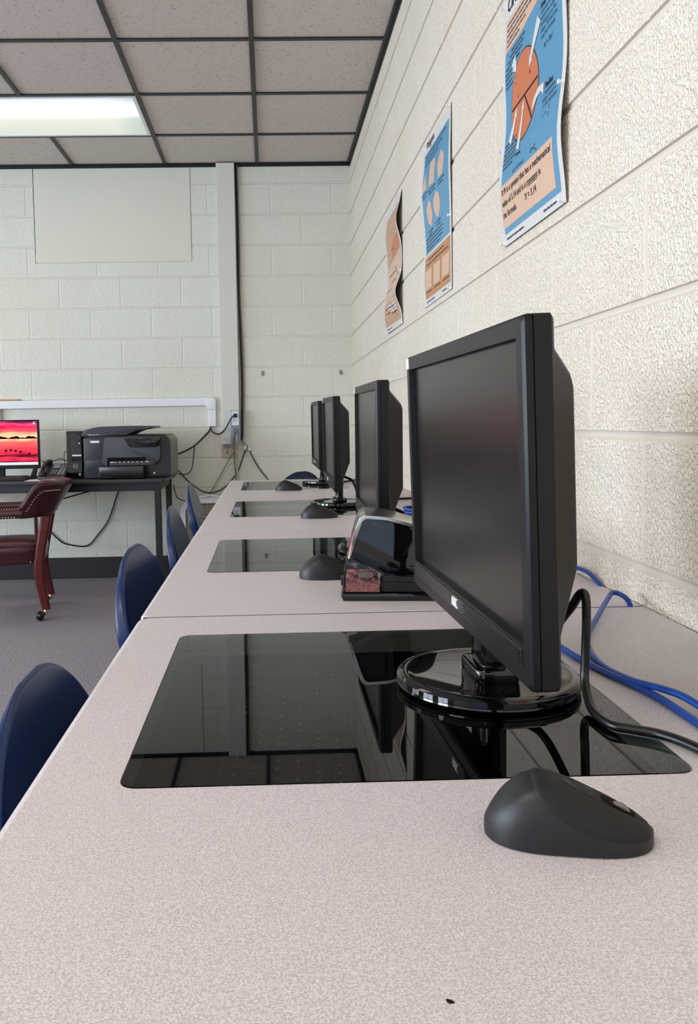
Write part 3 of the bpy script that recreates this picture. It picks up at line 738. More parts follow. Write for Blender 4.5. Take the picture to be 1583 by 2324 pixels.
def art1(F,T,S):
    F('blue_field',[(.05,.20),(.05,.955),(.95,.955),(.95,.105),(.80,.105),(.60,.19),(.34,.215)],M_PBLUE,0)
    F('peach_band',[(.05,.085),(.78,.085),(.80,.107),(.60,.19),(.34,.215),(.05,.215)],M_PPEACH,1)
    F('peach_box',[(.03,.755),(.89,.755),(.89,.93),(.03,.93)],M_PPEACH,1)
    F('circle_edge',ell(.385,.47,.232,.147*1.17),M_INK,1)
    F('circle',ell(.385,.47,.226,.143*1.17),M_PORANGE,2)
    def seg(a,b,w=.006):
        d=Vector((b[0]-a[0],(b[1]-a[1])*1.35)); n=Vector((-d.y,d.x)).normalized()*w
        return [(a[0]+n.x,a[1]+n.y/1.35),(b[0]+n.x,b[1]+n.y/1.35),(b[0]-n.x,b[1]-n.y/1.35),(a[0]-n.x,a[1]-n.y/1.35)]
    F('diameter_line',seg((.165,.477),(.605,.464)),M_INK,3); F('radius_line',seg((.385,.470),(.53,.595)),M_INK,3)
    def arrow(a,b,w0=.035,w1=.012):
        d=Vector((b[0]-a[0],(b[1]-a[1])*1.35)); n=Vector((-d.y,d.x)).normalized(); d.normalize()
        q=(b[0]-d.x*.05,b[1]-d.y*.05/1.35)
        P=lambda c,k:(c[0]+n.x*k,c[1]+n.y*k/1.35)
        return [P(a,w0),P(q,w1),P(q,w1*2.2),b,P(q,-w1*2.2),P(q,-w1),P(a,-w0)]
    F('white_arrow',arrow((.64,.27),(.47,.392)),M_PAPER,4)
    F('white_arrow',arrow((.22,.285),(.262,.345),.04,.02),M_PAPER,4)
    F('white_arrow',arrow((.16,.60),(.265,.482)),M_PAPER,4)
    F('white_arrow',arrow((.33,.665),(.375,.484),.028,.010),M_PAPER,4)
    F('white_arrow',[(.70,.56),(.66,.535),(.60,.54),(.55,.565),(.525,.565),(.53,.545),(.56,.525),(.62,.508),(.70,.515)],M_PAPER,4)
    L=[('Circles',.07,.055,.040,dict(bold=.0006,ital=.15)),
       ('Area',.655,.245,.0155,dict(bold=.0005)),('includes the space',.665,.268,.0125,{}),('within the outer edge',.665,.290,.0125,{}),('and lying on a flat',.665,.312,.0125,{}),('plane. To find area',.665,.334,.0125,{}),('use this formula:',.665,.356,.0125,{}),('A =',.70,.398,.016,{}),('\u03c0',.772,.398,.018,{}),('r\u00b2',.800,.398,.016,{}),
       ('Radius',.722,.545,.0165,dict(bold=.0005)),('r represents',.70,.568,.0135,{}),('radius which is',.69,.590,.0135,{}),('\u00bd the diameter',.70,.612,.0135,{}),
       ('d',.80,.636,.013,{}),('r  =',.72,.650,.014,{}),('2',.80,.664,.013,{}),
       ('A',.47,.418,.014,dict(bold=.0003)),('d',.27,.450,.012,{}),('r',.455,.545,.013,{}),('c',.235,.39,.012,{}),
       ('Vertex',.30,.690,.0125,dict(bold=.0003)),('use the formula',.26,.742,.0125,{}),('d = C',.56,.735,.014,dict(bold=.0002)),('\u03c0',.645,.752,.014,{}),
       ('\u03c0',.055,.797,.024,{}),('Pi is a symbol that has a mathematical',.10,.797,.0205,dict(bold=.0002)),('value of 3.14 and is a constant in',.055,.843,.0205,dict(bold=.0002)),('the formula.',.055,.890,.0205,dict(bold=.0002)),('\u03c0',.445,.888,.025,{}),('= 3.14',.495,.888,.021,dict(bold=.0002))]
    L=[(s,u,v,sz,dict(k)) for s,u,v,sz,k in L]
    for i in range(5): L.append((None,.075,.108+.021*i,.70-.10*i,None))
    for i in range(4): L.append((None,.08+.05*(3-i)*.6,.235+.018*i,.40-.02*i,None))
    for i in range(4): L.append((None,.07,.308+.018*i,.19,None))
    for i in range(6): L.append((None,.065,.598+.0185*i,.30 if i<5 else .24,None))
    F('underline',[(.50,.8465),(.655,.8465),(.655,.8485),(.50,.8485)],M_INK,3)
    T(L); G=[(None,.08,.977,.38,None),(None,.70,.977,.93,None)]; T(G,M_INKG,'small_print')
def art2(F,T,S):
    F('blue_field',[(.09,.07),(.95,.07),(.95,.685),(.09,.685)],M_PBLUE,0)
    F('tan_field',[(.07,.70),(.96,.70),(.96,.955),(.07,.955)],M_PTAN,0)
    F('triangle',[(.17,.19),(.24,.30),(.08,.295)],M_PPEACH,1)
    F('square',[(.34,.165),(.52,.175),(.50,.312),(.31,.30)],M_PPEACH,1)
    F('pentagon',[(.715,.178),(.82,.232),(.765,.322),(.64,.322),(.60,.235)],M_PPEACH,1)
    F('hexagon',[(.30,.375),(.375,.415),(.40,.49),(.34,.545),(.24,.505),(.21,.425)],M_PPEACH,1)
    F('octagon',[(.54,.378),(.62,.395),(.665,.44),(.655,.495),(.59,.535),(.51,.51),(.455,.46),(.46,.41)],M_PPEACH,1)
    for a in (.10,.40,.70): F('pale_panel',[(a,.785),(a+.24,.785),(a+.22,.90),(a-.01,.90)],M_PPEACH,1)
    L=[('Polygons',.16,.045,.034,dict(bold=.0005))]
    for i in range(3): L.append((None,.14,.095+.026*i,.86-.12*i,None))
    for u,v,l in ((.07,.318,.2),(.30,.332,.25),(.62,.342,.2),(.22,.562,.18),(.50,.552,.18)): L.append((None,u,v,u+l,None)); L.append((None,u+.02,v+.02,u+l-.03,None))
    for i in range(4): L.append((None,.12,.597+.022*i,.72-.1*(i==3),None))
    L+= [(None,.2,.725,.75,None),(None,.13,.752,.9,None),(None,.11,.918,.32,None),(None,.41,.918,.64,None),(None,.71,.918,.92,None)]
    T(L); T([(None,.1,.977,.4,None),(None,.7,.977,.93,None)],M_INKG,'small_print')
def art3(F,T,S):
    F('tan_field',[(.08,.08),(.95,.08),(.95,.42),(.08,.47)],M_PTAN2,0)
    F('pale_field',[(.08,.475),(.95,.425),(.95,.76),(.08,.78)],M_PPEACH,0)
    F('tan_field',[(.08,.785),(.95,.765),(.95,.955),(.08,.955)],M_PTAN2,0)
    F('orange_shape',[(.45,.32),(.85,.30),(.9,.40),(.40,.43)],M_PORANGE,1)
    L=[]
    for u,v,l in ((.4,.36,.15),(.2,.55,.4),(.4,.62,.3),(.15,.68,.4),(.2,.82,.3),(.25,.86,.2),(.5,.83,.25),(.55,.88,.3)): L.append((None,u,v,u+l,None))
    F('triangle_outline',[(.55,.50),(.80,.60),(.79,.605),(.55,.507)],M_INKG,1); F('triangle_outline',[(.60,.80),(.80,.92),(.79,.925),(.60,.808)],M_INKG,1)
    T(L); T([(None,.1,.977,.4,None)],M_INKG,'small_print')
make_poster('nearest full poster, blue, about circles with a large orange circle',1.962,1.553,2.0,.555,lambda u,v:.002+.013*bumpf(v,.76,.17)+.004*bumpf(v,.3,.12),art1)
make_poster('middle poster, blue over tan, showing peach shapes',2.958,2.525,2.0,.56,lambda u,v:.002+(.011*(1-u)+.003)*bumpf(v,.32,.2)+.005*bumpf(v,.82,.1)*(1-u),art2)
make_poster('farthest poster, peach and tan, strongly wavy at its edge',3.874,3.448,2.0,.555,lambda u,v:.002+.024*bumpf(v,.22,.13)*(.35+.65*u)+.030*bumpf(v,.76,.11)*(.45+.55*u)+.015*bumpf(v,.9,.1)*(1-u),art3)
p4=make_poster('sliver of a fourth poster at the upper right corner',1.072,.66,2.0,.555,lambda u,v:.002+.004*bumpf(v,.5,.2),lambda F,T,S:(F('tan_field',[(.06,.07),(.95,.07),(.95,.95),(.06,.95)],M_PTAN2,0)))
p4.rotation_euler=(-.13,0,0)
# ------------------------------------------------------------------ blue school chairs
def make_chair(label):
    """sitter faces -y; origin on the floor"""
    t=thing('school_chair',label,'chair',(0,0,0),0,'blue shell chairs at the computer desks')
    prof=[(-.225,.405,.165),(-.215,.425,.185),(-.19,.435,.195),(-.10,.43,.205),(0,.42,.205),(.09,.422,.200),(.145,.436,.192),(.178,.468,.184),(.193,.51,.180),(.205,.56,.182),(0.2160,0.6000,0.1897),(0.2270,0.6350,0.1802),(0.2340,0.6600,0.1689),(0.2410,0.6850,0.1524),(0.2460,0.7050,0.1342),(0.2500,0.7200,0.1160),(0.2530,0.7320,0.0970),(0.2552,0.7410,0.0781),(0.2566,0.7470,0.0610),(0.2575,0.7510,0.0453),(0.2580,0.7535,0.0309)]
    ns=14
    P=[]
    bm=bmesh.new()
    for i,(y,z,w) in enumerate(prof):
        a=prof[max(i-1,0)];b=prof[min(i+1,len(prof)-1)]; ty,tz=b[0]-a[0],b[1]-a[1]; l=math.hypot(ty,tz); ny,nz=-tz/l,ty/l   # normal towards sitter
        row=[]
        for k in range(ns+1):
            s=-1+2*k/ns; xa=abs(s*w)/.19; c=(.024*xa**2.4+.008*xa)*(1-.90*min(1,max(0,(z-.45)/.10)))
            kb=min(1,max(0,(z-.45)/.08)); row.append((Vector((s*w,y+ny*c,z+nz*c*(1-kb))),Vector((0,ny,nz))))
        P.append(row)
    V=[[bm.verts.new(p) for p,_ in r] for r in P]
    for i in range(len(P)-1):
        for k in range(ns): bm.faces.new([V[i][k],V[i][k+1],V[i+1][k+1],V[i+1][k]])
    # rolled lip around the whole edge
    n=len(P)
    loop=[(0,k) for k in range(ns)]+[(i,ns) for i in range(n-1)]+[(n-1,k) for k in range(ns,0,-1)]+[(i,0) for i in range(n-1,0,-1)]
    cen=Vector((0,.05,.5)); prev=[V[i][k] for i,k in loop]
    pos=[P[i][k][0] for i,k in loop]; nor=[P[i][k][1] for i,k in loop]; m=len(loop)
    outd=[]
    for q in range(m):
        tg=(pos[(q+1)%m]-pos[q-1]).normalized(); o=tg.cross(nor[q]); 
        outd.append(o.normalized())
    for (ou,bk) in ((.003,.0025),(.005,.007),(.0055,.013),(.0055,.019),(.004,.024)):
        cur=[bm.verts.new(pos[q]+outd[q]*ou-nor[q]*bk*(1.5-1.3*min(1,max(0,(pos[q].z-.58)/.17)))) for q in range(m)]
        for q in range(m): bm.faces.new([prev[q],prev[(q+1)%m],cur[(q+1)%m],cur[q]])
        prev=cur
    o=frombm('shell',bm,M_NAVY,t,smooth=60)
    md=o.modifiers.new('thick','SOLIDIFY'); md.thickness=.004; md.offset=0
    sb=o.modifiers.new('soft','SUBSURF'); sb.levels=1; sb.render_levels=2
    for sx in (-1,1):
        bm=bmesh.new(); lathe(bm,[(0,-.004),(.008,-.004),(.0075,-.006),(.004,-.008),(0,-.0085)],seg=16,axis='y',c=(sx*.085,.2065,.585)); frombm('rivet',bm,M_CHROME,t,smooth=50)
        frombm('leg',TB([(sx*.17,-.13,.395),(sx*.185,-.20,.38),(sx*.205,-.225,.34),(sx*.225,-.25,.012)],.011,seg=10),M_CHROME,t,smooth=60)
        frombm('leg',TB([(sx*.17,.06,.395),(sx*.185,.14,.38),(sx*.205,.175,.34),(sx*.225,.23,.012)],.011,seg=10),M_CHROME,t,smooth=60)
        frombm('seat_rail',TB([(sx*.17,-.14,.396),(sx*.17,.07,.396)],.011,seg=10,smooth=0),M_CHROME,t,smooth=60)
        frombm('back_support',TB([(sx*.14,.05,.392),(sx*.135,.15,.405),(sx*.125,.20,.45),(sx*.115,.228,.53),(sx*.11,.243,.60)],.009,seg=10),M_CHROME,t,smooth=60)
        for yy in (-.25,.23):
            bm=bmesh.new(); lathe(bm,[(0,0),(.014,0),(.015,.006),(.012,.018),(0,.02)],seg=14,c=(sx*.225,yy,0)); frombm('glide',bm,M_BLKS,t,smooth=50)
    frombm('crossbar',TB([(-.17,-.05,.396),(.17,-.05,.396)],.010,seg=10,smooth=0),M_CHROME,t,smooth=60)
    return t
CH=make_chair('blue plastic school chair nearest the viewer, at the left edge'); CH.location=(-.016,.915,0); CH.scale=(1.10,1,1.0); CH.rotation_euler=(0,0,PI/2)
dup(CH,(-.060,1.865,0),PI/2-.09,'second blue school chair along the desk row')
dup(CH,(-.079,2.78,0),PI/2,'third blue school chair along the desk row, before the dark table leg')
dup(CH,(-.118,3.85,0),PI/2,'fourth blue school chair along the desk row, in front of the white fan')
dup(CH,(-.009,4.794,0),.80+PI,'blue school chair beyond the far end of the desk row')
# ------------------------------------------------------------------ back table
TX0,TX1,TY0,TY1,TZ=-2.35,-.622,4.85,5.47,.717
tb=thing('side_table','long black table against the back wall carrying the printer','table',((TX0+TX1)/2,(TY0+TY1)/2,0))
hx=(TX1-TX0)/2; hy=(TY1-TY0)/2
frombm('tabletop',PR(rpoly([(-hx,-hy),(hx,-hy),(hx,hy),(-hx,hy)],.02,4),TZ-.022,TZ,axis='z',bev=.005),M_TABLE,tb,smooth=35)
for sx in (-1,1):
    for sy in (-1,1): frombm('leg',BX(sx*(hx-.05)-.0185,sx*(hx-.05)+.0185,sy*(hy-.045)-.0185,sy*(hy-.045)+.0185,0,TZ-.022,bev=.003),M_TMETAL,tb)
frombm('apron',BX(-hx+.07,hx-.07,-hy+.035,-hy+.055,TZ-.072,TZ-.0225,bev=.002),M_TMETAL,tb)
frombm('apron',BX(-hx+.07,hx-.07,hy-.055,hy-.035,TZ-.072,TZ-.0225,bev=.002),M_TMETAL,tb)
for sx in (-1,1): frombm('end_rail',BX(sx*(hx-.05)-.01,sx*(hx-.05)+.01,-hy+.065,hy-.065,TZ-.072,TZ-.0225,bev=.002),M_TMETAL,tb)
# ------------------------------------------------------------------ all-in-one printer
def make_printer():
    t=thing('printer','charcoal office printer with a document feeder arm on the black table','printer',(-1.128,4.965,TZ+.0005))
    dp=.40
    # base body
    body=rpoly([(.004,0),(.522,0),(.526,.02),(.526,.225),(.505,.252),(.42,.256),(.06,.256),(.004,.25)],[.004,.006,.01,.03,.02,.01,.01,.01],3)
    frombm('body',PR(body,.012,dp,axis='y',bev=.006),M_PRND,t,smooth=30)
    # grey right flank
    frombm('side_cover',PR(rpoly([(.472,.012),(.5275,.012),(.5285,.228),(.508,.256),(.478,.258)],[.003,.004,.02,.01,.004],3),.03,dp+.002,axis='y',bev=.003),M_PRNG,t,smooth=30)
    # left front panel
    frombm('front_panel',PR(rpoly([(.006,.004),(.13,.004),(.14,.245),(.006,.245)],.004,2),-.002,.03,axis='y',bev=.003),M_PRN,t,smooth=30)
    frombm('cartridge_door',PR(rpoly([(.018,.052),(.118,.052),(.122,.112),(.018,.112)],.004,2),-.004,.0,axis='y',bev=.001),M_PRN,t,smooth=30)
    # main right front panel, curved
    pts=rpoly([(.118,.078),(.398,.078),(.45,.085),(.468,.12),(.472,.245),(.135,.252)],[.01,.004,.03,.02,.005,.02],4)
    fp=frombm('front_cover',PR(pts,-.022,.02,axis='y',bev=.008,seg=3),M_PRN,t,smooth=40)
    # scanner lid and feeder arm
    lid=[(-.002,.256),(-.004,.270),(.006,.285),(.03,.298),(.07,.309),(.115,.3145),(.26,.3165),(.36,.3145),(.423,.3130),(.424,.301),(.40,.299),(.33,.289),(.285,.275),(.268,.262),(.262,.256)]
    frombm('scanner_lid',PR(lid,-.006,dp-.02,axis='y',bev=.004),M_PRN,t,smooth=35)
    frombm('feeder_gate',PR([(.13,.259),(.14,.272),(.165,.281),(.22,.287),(.33,.2995),(.36,.3035),(.30,.285),(.275,.268),(.266,.259)],-.010,.02,axis='y',bev=.002),M_BLKS,t,smooth=30)
    frombm('glass_lid',BX(.14,.50,.0,dp-.01,.2555,.2625,bev=.003),M_PRND,t)
    # control panel
    frombm('control_panel',PR(rpoly([(.256,.243),(.476,.243),(.465,.188),(.288,.186)],[.004,.006,.02,.02],3),-.032,-.018,axis='y',bev=.003),M_BLKG,t,smooth=30)
    frombm('touch_display',PR([(.265,.239),(.392,.239),(.388,.224),(.272,.220)],-.0335,-.030,axis='y'),M_SCREEN,t)
    # output slot with its scale
    sl=frombm('output_slot',PR(rpoly([(.150,.078),(.382,.078),(.382,.127),(.150,.127)],[.002,.002,.008,.008],3),-.0235,-.015,axis='y'),M_HOLE,t)
    bm=bmesh.new(); box(bm,.165,.382,-.027,-.022,.080,.104)
    frombm('paper_scale',bm,M_PRN,sl)
    bm=bmesh.new()
    for k in range(9):
        x=.170+k*.0262; wd=.022 if k in (0,8) else .012
        for j in range(3 if k in (0,8) else 2): box(bm,x+j*wd/3,x+j*wd/3+wd/4,-.0285,-.0268,.096+.002*(j%2),.102)
        box(bm,x+.001,x+wd*.8,-.0285,-.0268,.0965,.098)
    frombm('scale_marks',bm,M_WHITEL,sl)
    tr=frombm('paper_tray',PR(rpoly([(.110,.004),(.376,.004),(.376,.076),(.108,.076)],[.006,.004,.003,.004],3),-.075,.02,axis='y',bev=.004),M_BLKS,t,smooth=30)
    frombm('tray_grip',PR(rpoly([(.176,.004),(.33,.004),(.31,.022),(.196,.022)],.006,3),-.0765,-.07,axis='y'),M_HOLE,tr)
    bm=bmesh.new(); addtext(bm,'Officejet Pro',.013,lambda x,y:(.036+x,-.0075,.2625+y)); frombm('model_lettering',bm,M_WHITEL,t)
    frombm('sticker',BX(.048,.102,-.0035,-.001,.217,.230),M_WHITEL,t)
    frombm('usb_port',BX(.420,.432,.0105,.0125,.022,.034),M_WHITEL,t)
    return t
make_printer()
# ------------------------------------------------------------------ computer tower
def make_tower():
    t=thing('computer_tower','slim black computer tower with a ring logo, left of the printer','computer',(-1.2285,4.985,TZ+.0005))
    W,Hh,dp=.0925,.290,.31
    frombm('case',BX(0,W,.008,dp,0,Hh,bev=.003),M_BLKS,t)
    frombm('front_bezel',BX(.0,W,-.002,.01,.002,Hh-.002,bev=.003),M_BLKG,t)
    frombm('drive_panel',BX(.033,.088,-.0035,0,.148,.282,bev=.0015),M_PRND,t)
    frombm('sticker',BX(.034,.089,-.0045,-.003,.139,.147),M_WHITEL,t)
    bm=bmesh.new(); lathe(bm,[(.0118,0),(.0138,0),(.0138,-.002),(.0118,-.002),(.0118,0)],seg=28,axis='y',c=(.050,-.002,.078)); rg=frombm('logo_ring',bm,M_SILVER,t,smooth=40)
    bm=bmesh.new(); addtext(bm,'DELL',.0078,lambda x,y:(.050+x,-.0032,.0755+y),align='CENTER',bold=.0002); frombm('logo_letters',bm,M_SILVER,rg)
    for z in (.268,.226,.196): frombm('port',BX(.072,.079,-.0045,-.003,z,z+.008),M_HOLE,t)
    frombm('power_button',BX(.074,.082,-.0048,-.003,.21,.222,bev=.001),M_SILVER,t)
    bm=bmesh.new()
    for k in range(7): box(bm,.030+.008*k,.034+.008*k,-.0032,-.0015,.105,.132)
    frombm('vent_slots',bm,M_HOLE,t)
    frombm('sticker',BX(.069,.082,-.0035,-.0018,.020,.036),M_GALV,t)
    return t
make_tower()
# ------------------------------------------------------------------ lit monitor with a sunset
def sunset():
    m=D.materials.new('lit_sunset_screen'); m.use_nodes=True; n=N(m); n.n.remove(n.n['Principled BSDF'])
    tc=n.add('ShaderNodeTexCoord'); sp=n.add('ShaderNodeSeparateXYZ'); n.link(tc.outputs['Generated'],sp.inputs[0])
    mp=n.add('ShaderNodeMapping'); mp.inputs['Scale'].default_value=(3.2,1,13); mp.inputs['Rotation'].default_value=(0,.10,0); n.link(tc.outputs['Generated'],mp.inputs['Vector'])
    no=n.add('ShaderNodeTexNoise'); no.inputs['Scale'].default_value=1.1; no.inputs['Detail'].default_value=4; n.link(mp.outputs['Vector'],no.inputs['Vector'])
    ma=n.add('ShaderNodeMath',operation='MULTIPLY_ADD'); ma.inputs[1].default_value=.30; ma.inputs[2].default_value=-.15; n.link(no.outputs['Fac'],ma.inputs[0])
    ad=n.add('ShaderNodeMath',operation='ADD'); n.link(ma.outputs[0],ad.inputs[0]); n.link(sp.outputs['Z'],ad.inputs[1])
    r=n.add('ShaderNodeValToRGB'); e=r.color_ramp.elements
    e[0].position=0; e[0].color=lin((120,14,50)); e[1].position=1; e[1].color=lin((92,20,74))
    for p,c in ((.10,(250,60,92)),(.17,(40,8,30)),(.24,(240,50,80)),(.40,(252,92,96)),(.50,(255,120,110)),(.60,(255,226,170)),(.68,(255,200,150)),(.76,(252,84,104)),(.86,(222,30,86)),(.93,(248,84,130))): q=e.new(p); q.color=lin(c)
    n.link(ad.outputs[0],r.inputs['Fac'])
    em=n.add('ShaderNodeEmission'); em.inputs['Strength'].default_value=.66; n.link(r.outputs['Color'],em.inputs['Color']); n.link(em.outputs[0],n.n['Material Output'].inputs[0]); return m
M_SUN=sunset(); M_TASK=emit('lit_task_bar',(245,246,250),.55); M_SIL=emit('dark_screen_silhouette',(30,4,14),.55)
def make_lit_monitor():
    W,H=.53,.322
    t=thing('desktop_monitor','lit monitor showing a red sunset over water on the black table','monitor',(-1.432-W/2,5.12,TZ+.0005),.02)
    z0=.083
    frombm('housing',BX(-W/2,W/2,0,.028,z0-.022,z0+H-.04,bev=.004),M_BLK,t)
    zb,zt=z0+.018,z0+H-.047; a=-W/2+.006;b=W/2-.010
    frombm('screen',BX(a,b,-.0012,.0,zb,zt),M_SUN,t)
    frombm('task_bar',BX(a,b,-.0020,-.0012,zb-.016,zb+.001),M_TASK,t)
    bm=bmesh.new(); hz=zb+.147; N_=40; top=[];bot=[]
    for k in range(N_+1):
        x=a+(b-a)*k/N_; hgt=.011+.0055*math.sin(k*.9)+.003*math.sin(k*2.3+1)
        top.append(bm.verts.new((x,-.0018,hz+max(.004,hgt)))); bot.append(bm.verts.new((x,-.0018,hz)))
    for k in range(N_): bm.faces.new([bot[k],bot[k+1],top[k+1],top[k]])
    frombm('hills_silhouette',bm,M_SIL,t)
    bm=bmesh.new()
    for k,(x,z) in enumerate(((b-.205,.070),(b-.175,.072),(b-.145,.068),(b-.115,.061),(b-.062,.048))):
        zz=zb+z
        bm.faces.new([bm.verts.new((x+dx,-.0018,zz+dz)) for dx,dz in ((0,.004),(.006,.010),(.016,.011),(.020,.004),(.014,.0),(.004,0))])
        for q in (.004,.013): bm.faces.new([bm.verts.new((x+dx,-.0018,zz+dz)) for dx,dz in ((q,.001),(q+.0014,.001),(q+.0014,-.010),(q,-.010))])
    frombm('animal_silhouettes',bm,M_SIL,t)
    bm=bmesh.new(); box(bm,b-.026,b-.009,-.002,-.0012,zt-.020,zt-.014); box(bm,b-.021,b-.014,-.002,-.0012,zt-.011,zt-.005); frombm('desktop_icon',bm,M_TASK,t)
    # V-shaped stand
    for sx in (-1,1):
        frombm('stand_leg',PR([(sx*.20,.0),(sx*.235,.0),(sx*.250,z0-.018),(sx*.225,z0-.018)] if sx>0 else [(-.235,0),(-.20,0),(-.225,z0-.018),(-.250,z0-.018)],-.01,.012,axis='y',bev=.003),M_BLK,t)
    frombm('stand_foot',BX(-.24,.24,-.012,.10,0,.007,bev=.002),M_BLK,t)
    frombm('stand_column',BX(-.06,.04,.02,.05,.005,z0+.06,bev=.006),M_BLK,t)
    return t
make_lit_monitor()
make_keyboard('black keyboard in front of the lit sunset monitor',(-1.665,4.945,TZ+.0005),0,W=.40,legend=False)
# ------------------------------------------------------------------ desk phone
def make_phone():
    t=thing('desk_phone','black desk phone with grey keys between monitor and tower','telephone',(-1.315,5.02,TZ+.0005),.0)
    prof=rpoly([(-.10,0),(.10,0),(.10,.085),(.085,.092),(-.10,.022)],[.004,.004,.008,.01,.006],3)
    frombm('base',PR(prof,-.075,.085,axis='x',bev=.004),M_PRND,t,smooth=30)
    sl=math.atan2(.07,.185); Mk=Matrix.Translation((0,-.10,.0235))@Matrix.Rotation(sl,4,'X')
    bm=bmesh.new()
    for i in range(3):
        for j in range(4): box(bm,-.012+i*.014,-.002+i*.014,.03+j*.017,.043+j*.017,0,.004,bev=.001)
    frombm('dial_keys',bm,M_GREYC,t,M=Mk)
    bm=bmesh.new()
    for i in range(2):
        for j in range(6): box(bm,.034+i*.022,.052+i*.022,.02+j*.024,.040+j*.024,0,.003,bev=.001)
    frombm('feature_keys',bm,M_GREYC,t,M=Mk)
    bm=bmesh.new(); box(bm,-.012,.03,.112,.165,.0,.006,bev=.002); frombm('display',bm,M_GALV,t,M=Mk)
    bm=bmesh.new(); tube(bm,[(-.050,.01,.018),(-.052,.05,.030),(-.052,.10,.034),(-.052,.15,.030),(-.050,.19,.018)],.012,seg=12)
    ball(bm,(-.05,.015,.012),.024,8,(1,1,.7)); ball(bm,(-.05,.185,.012),.024,8,(1,1,.7))
    frombm('handset',bm,M_BLKS,t,smooth=60,M=Mk)
    return t
make_phone()
tag(frombm('paper_sheet',BX(-.11,.11,-.075,.075,0,.0012),M_WHITEL,loc=(-1.345,4.935,TZ+.0004),rot=(0,0,.06)),'white paper sheet lying on the black table by the phone','paper')
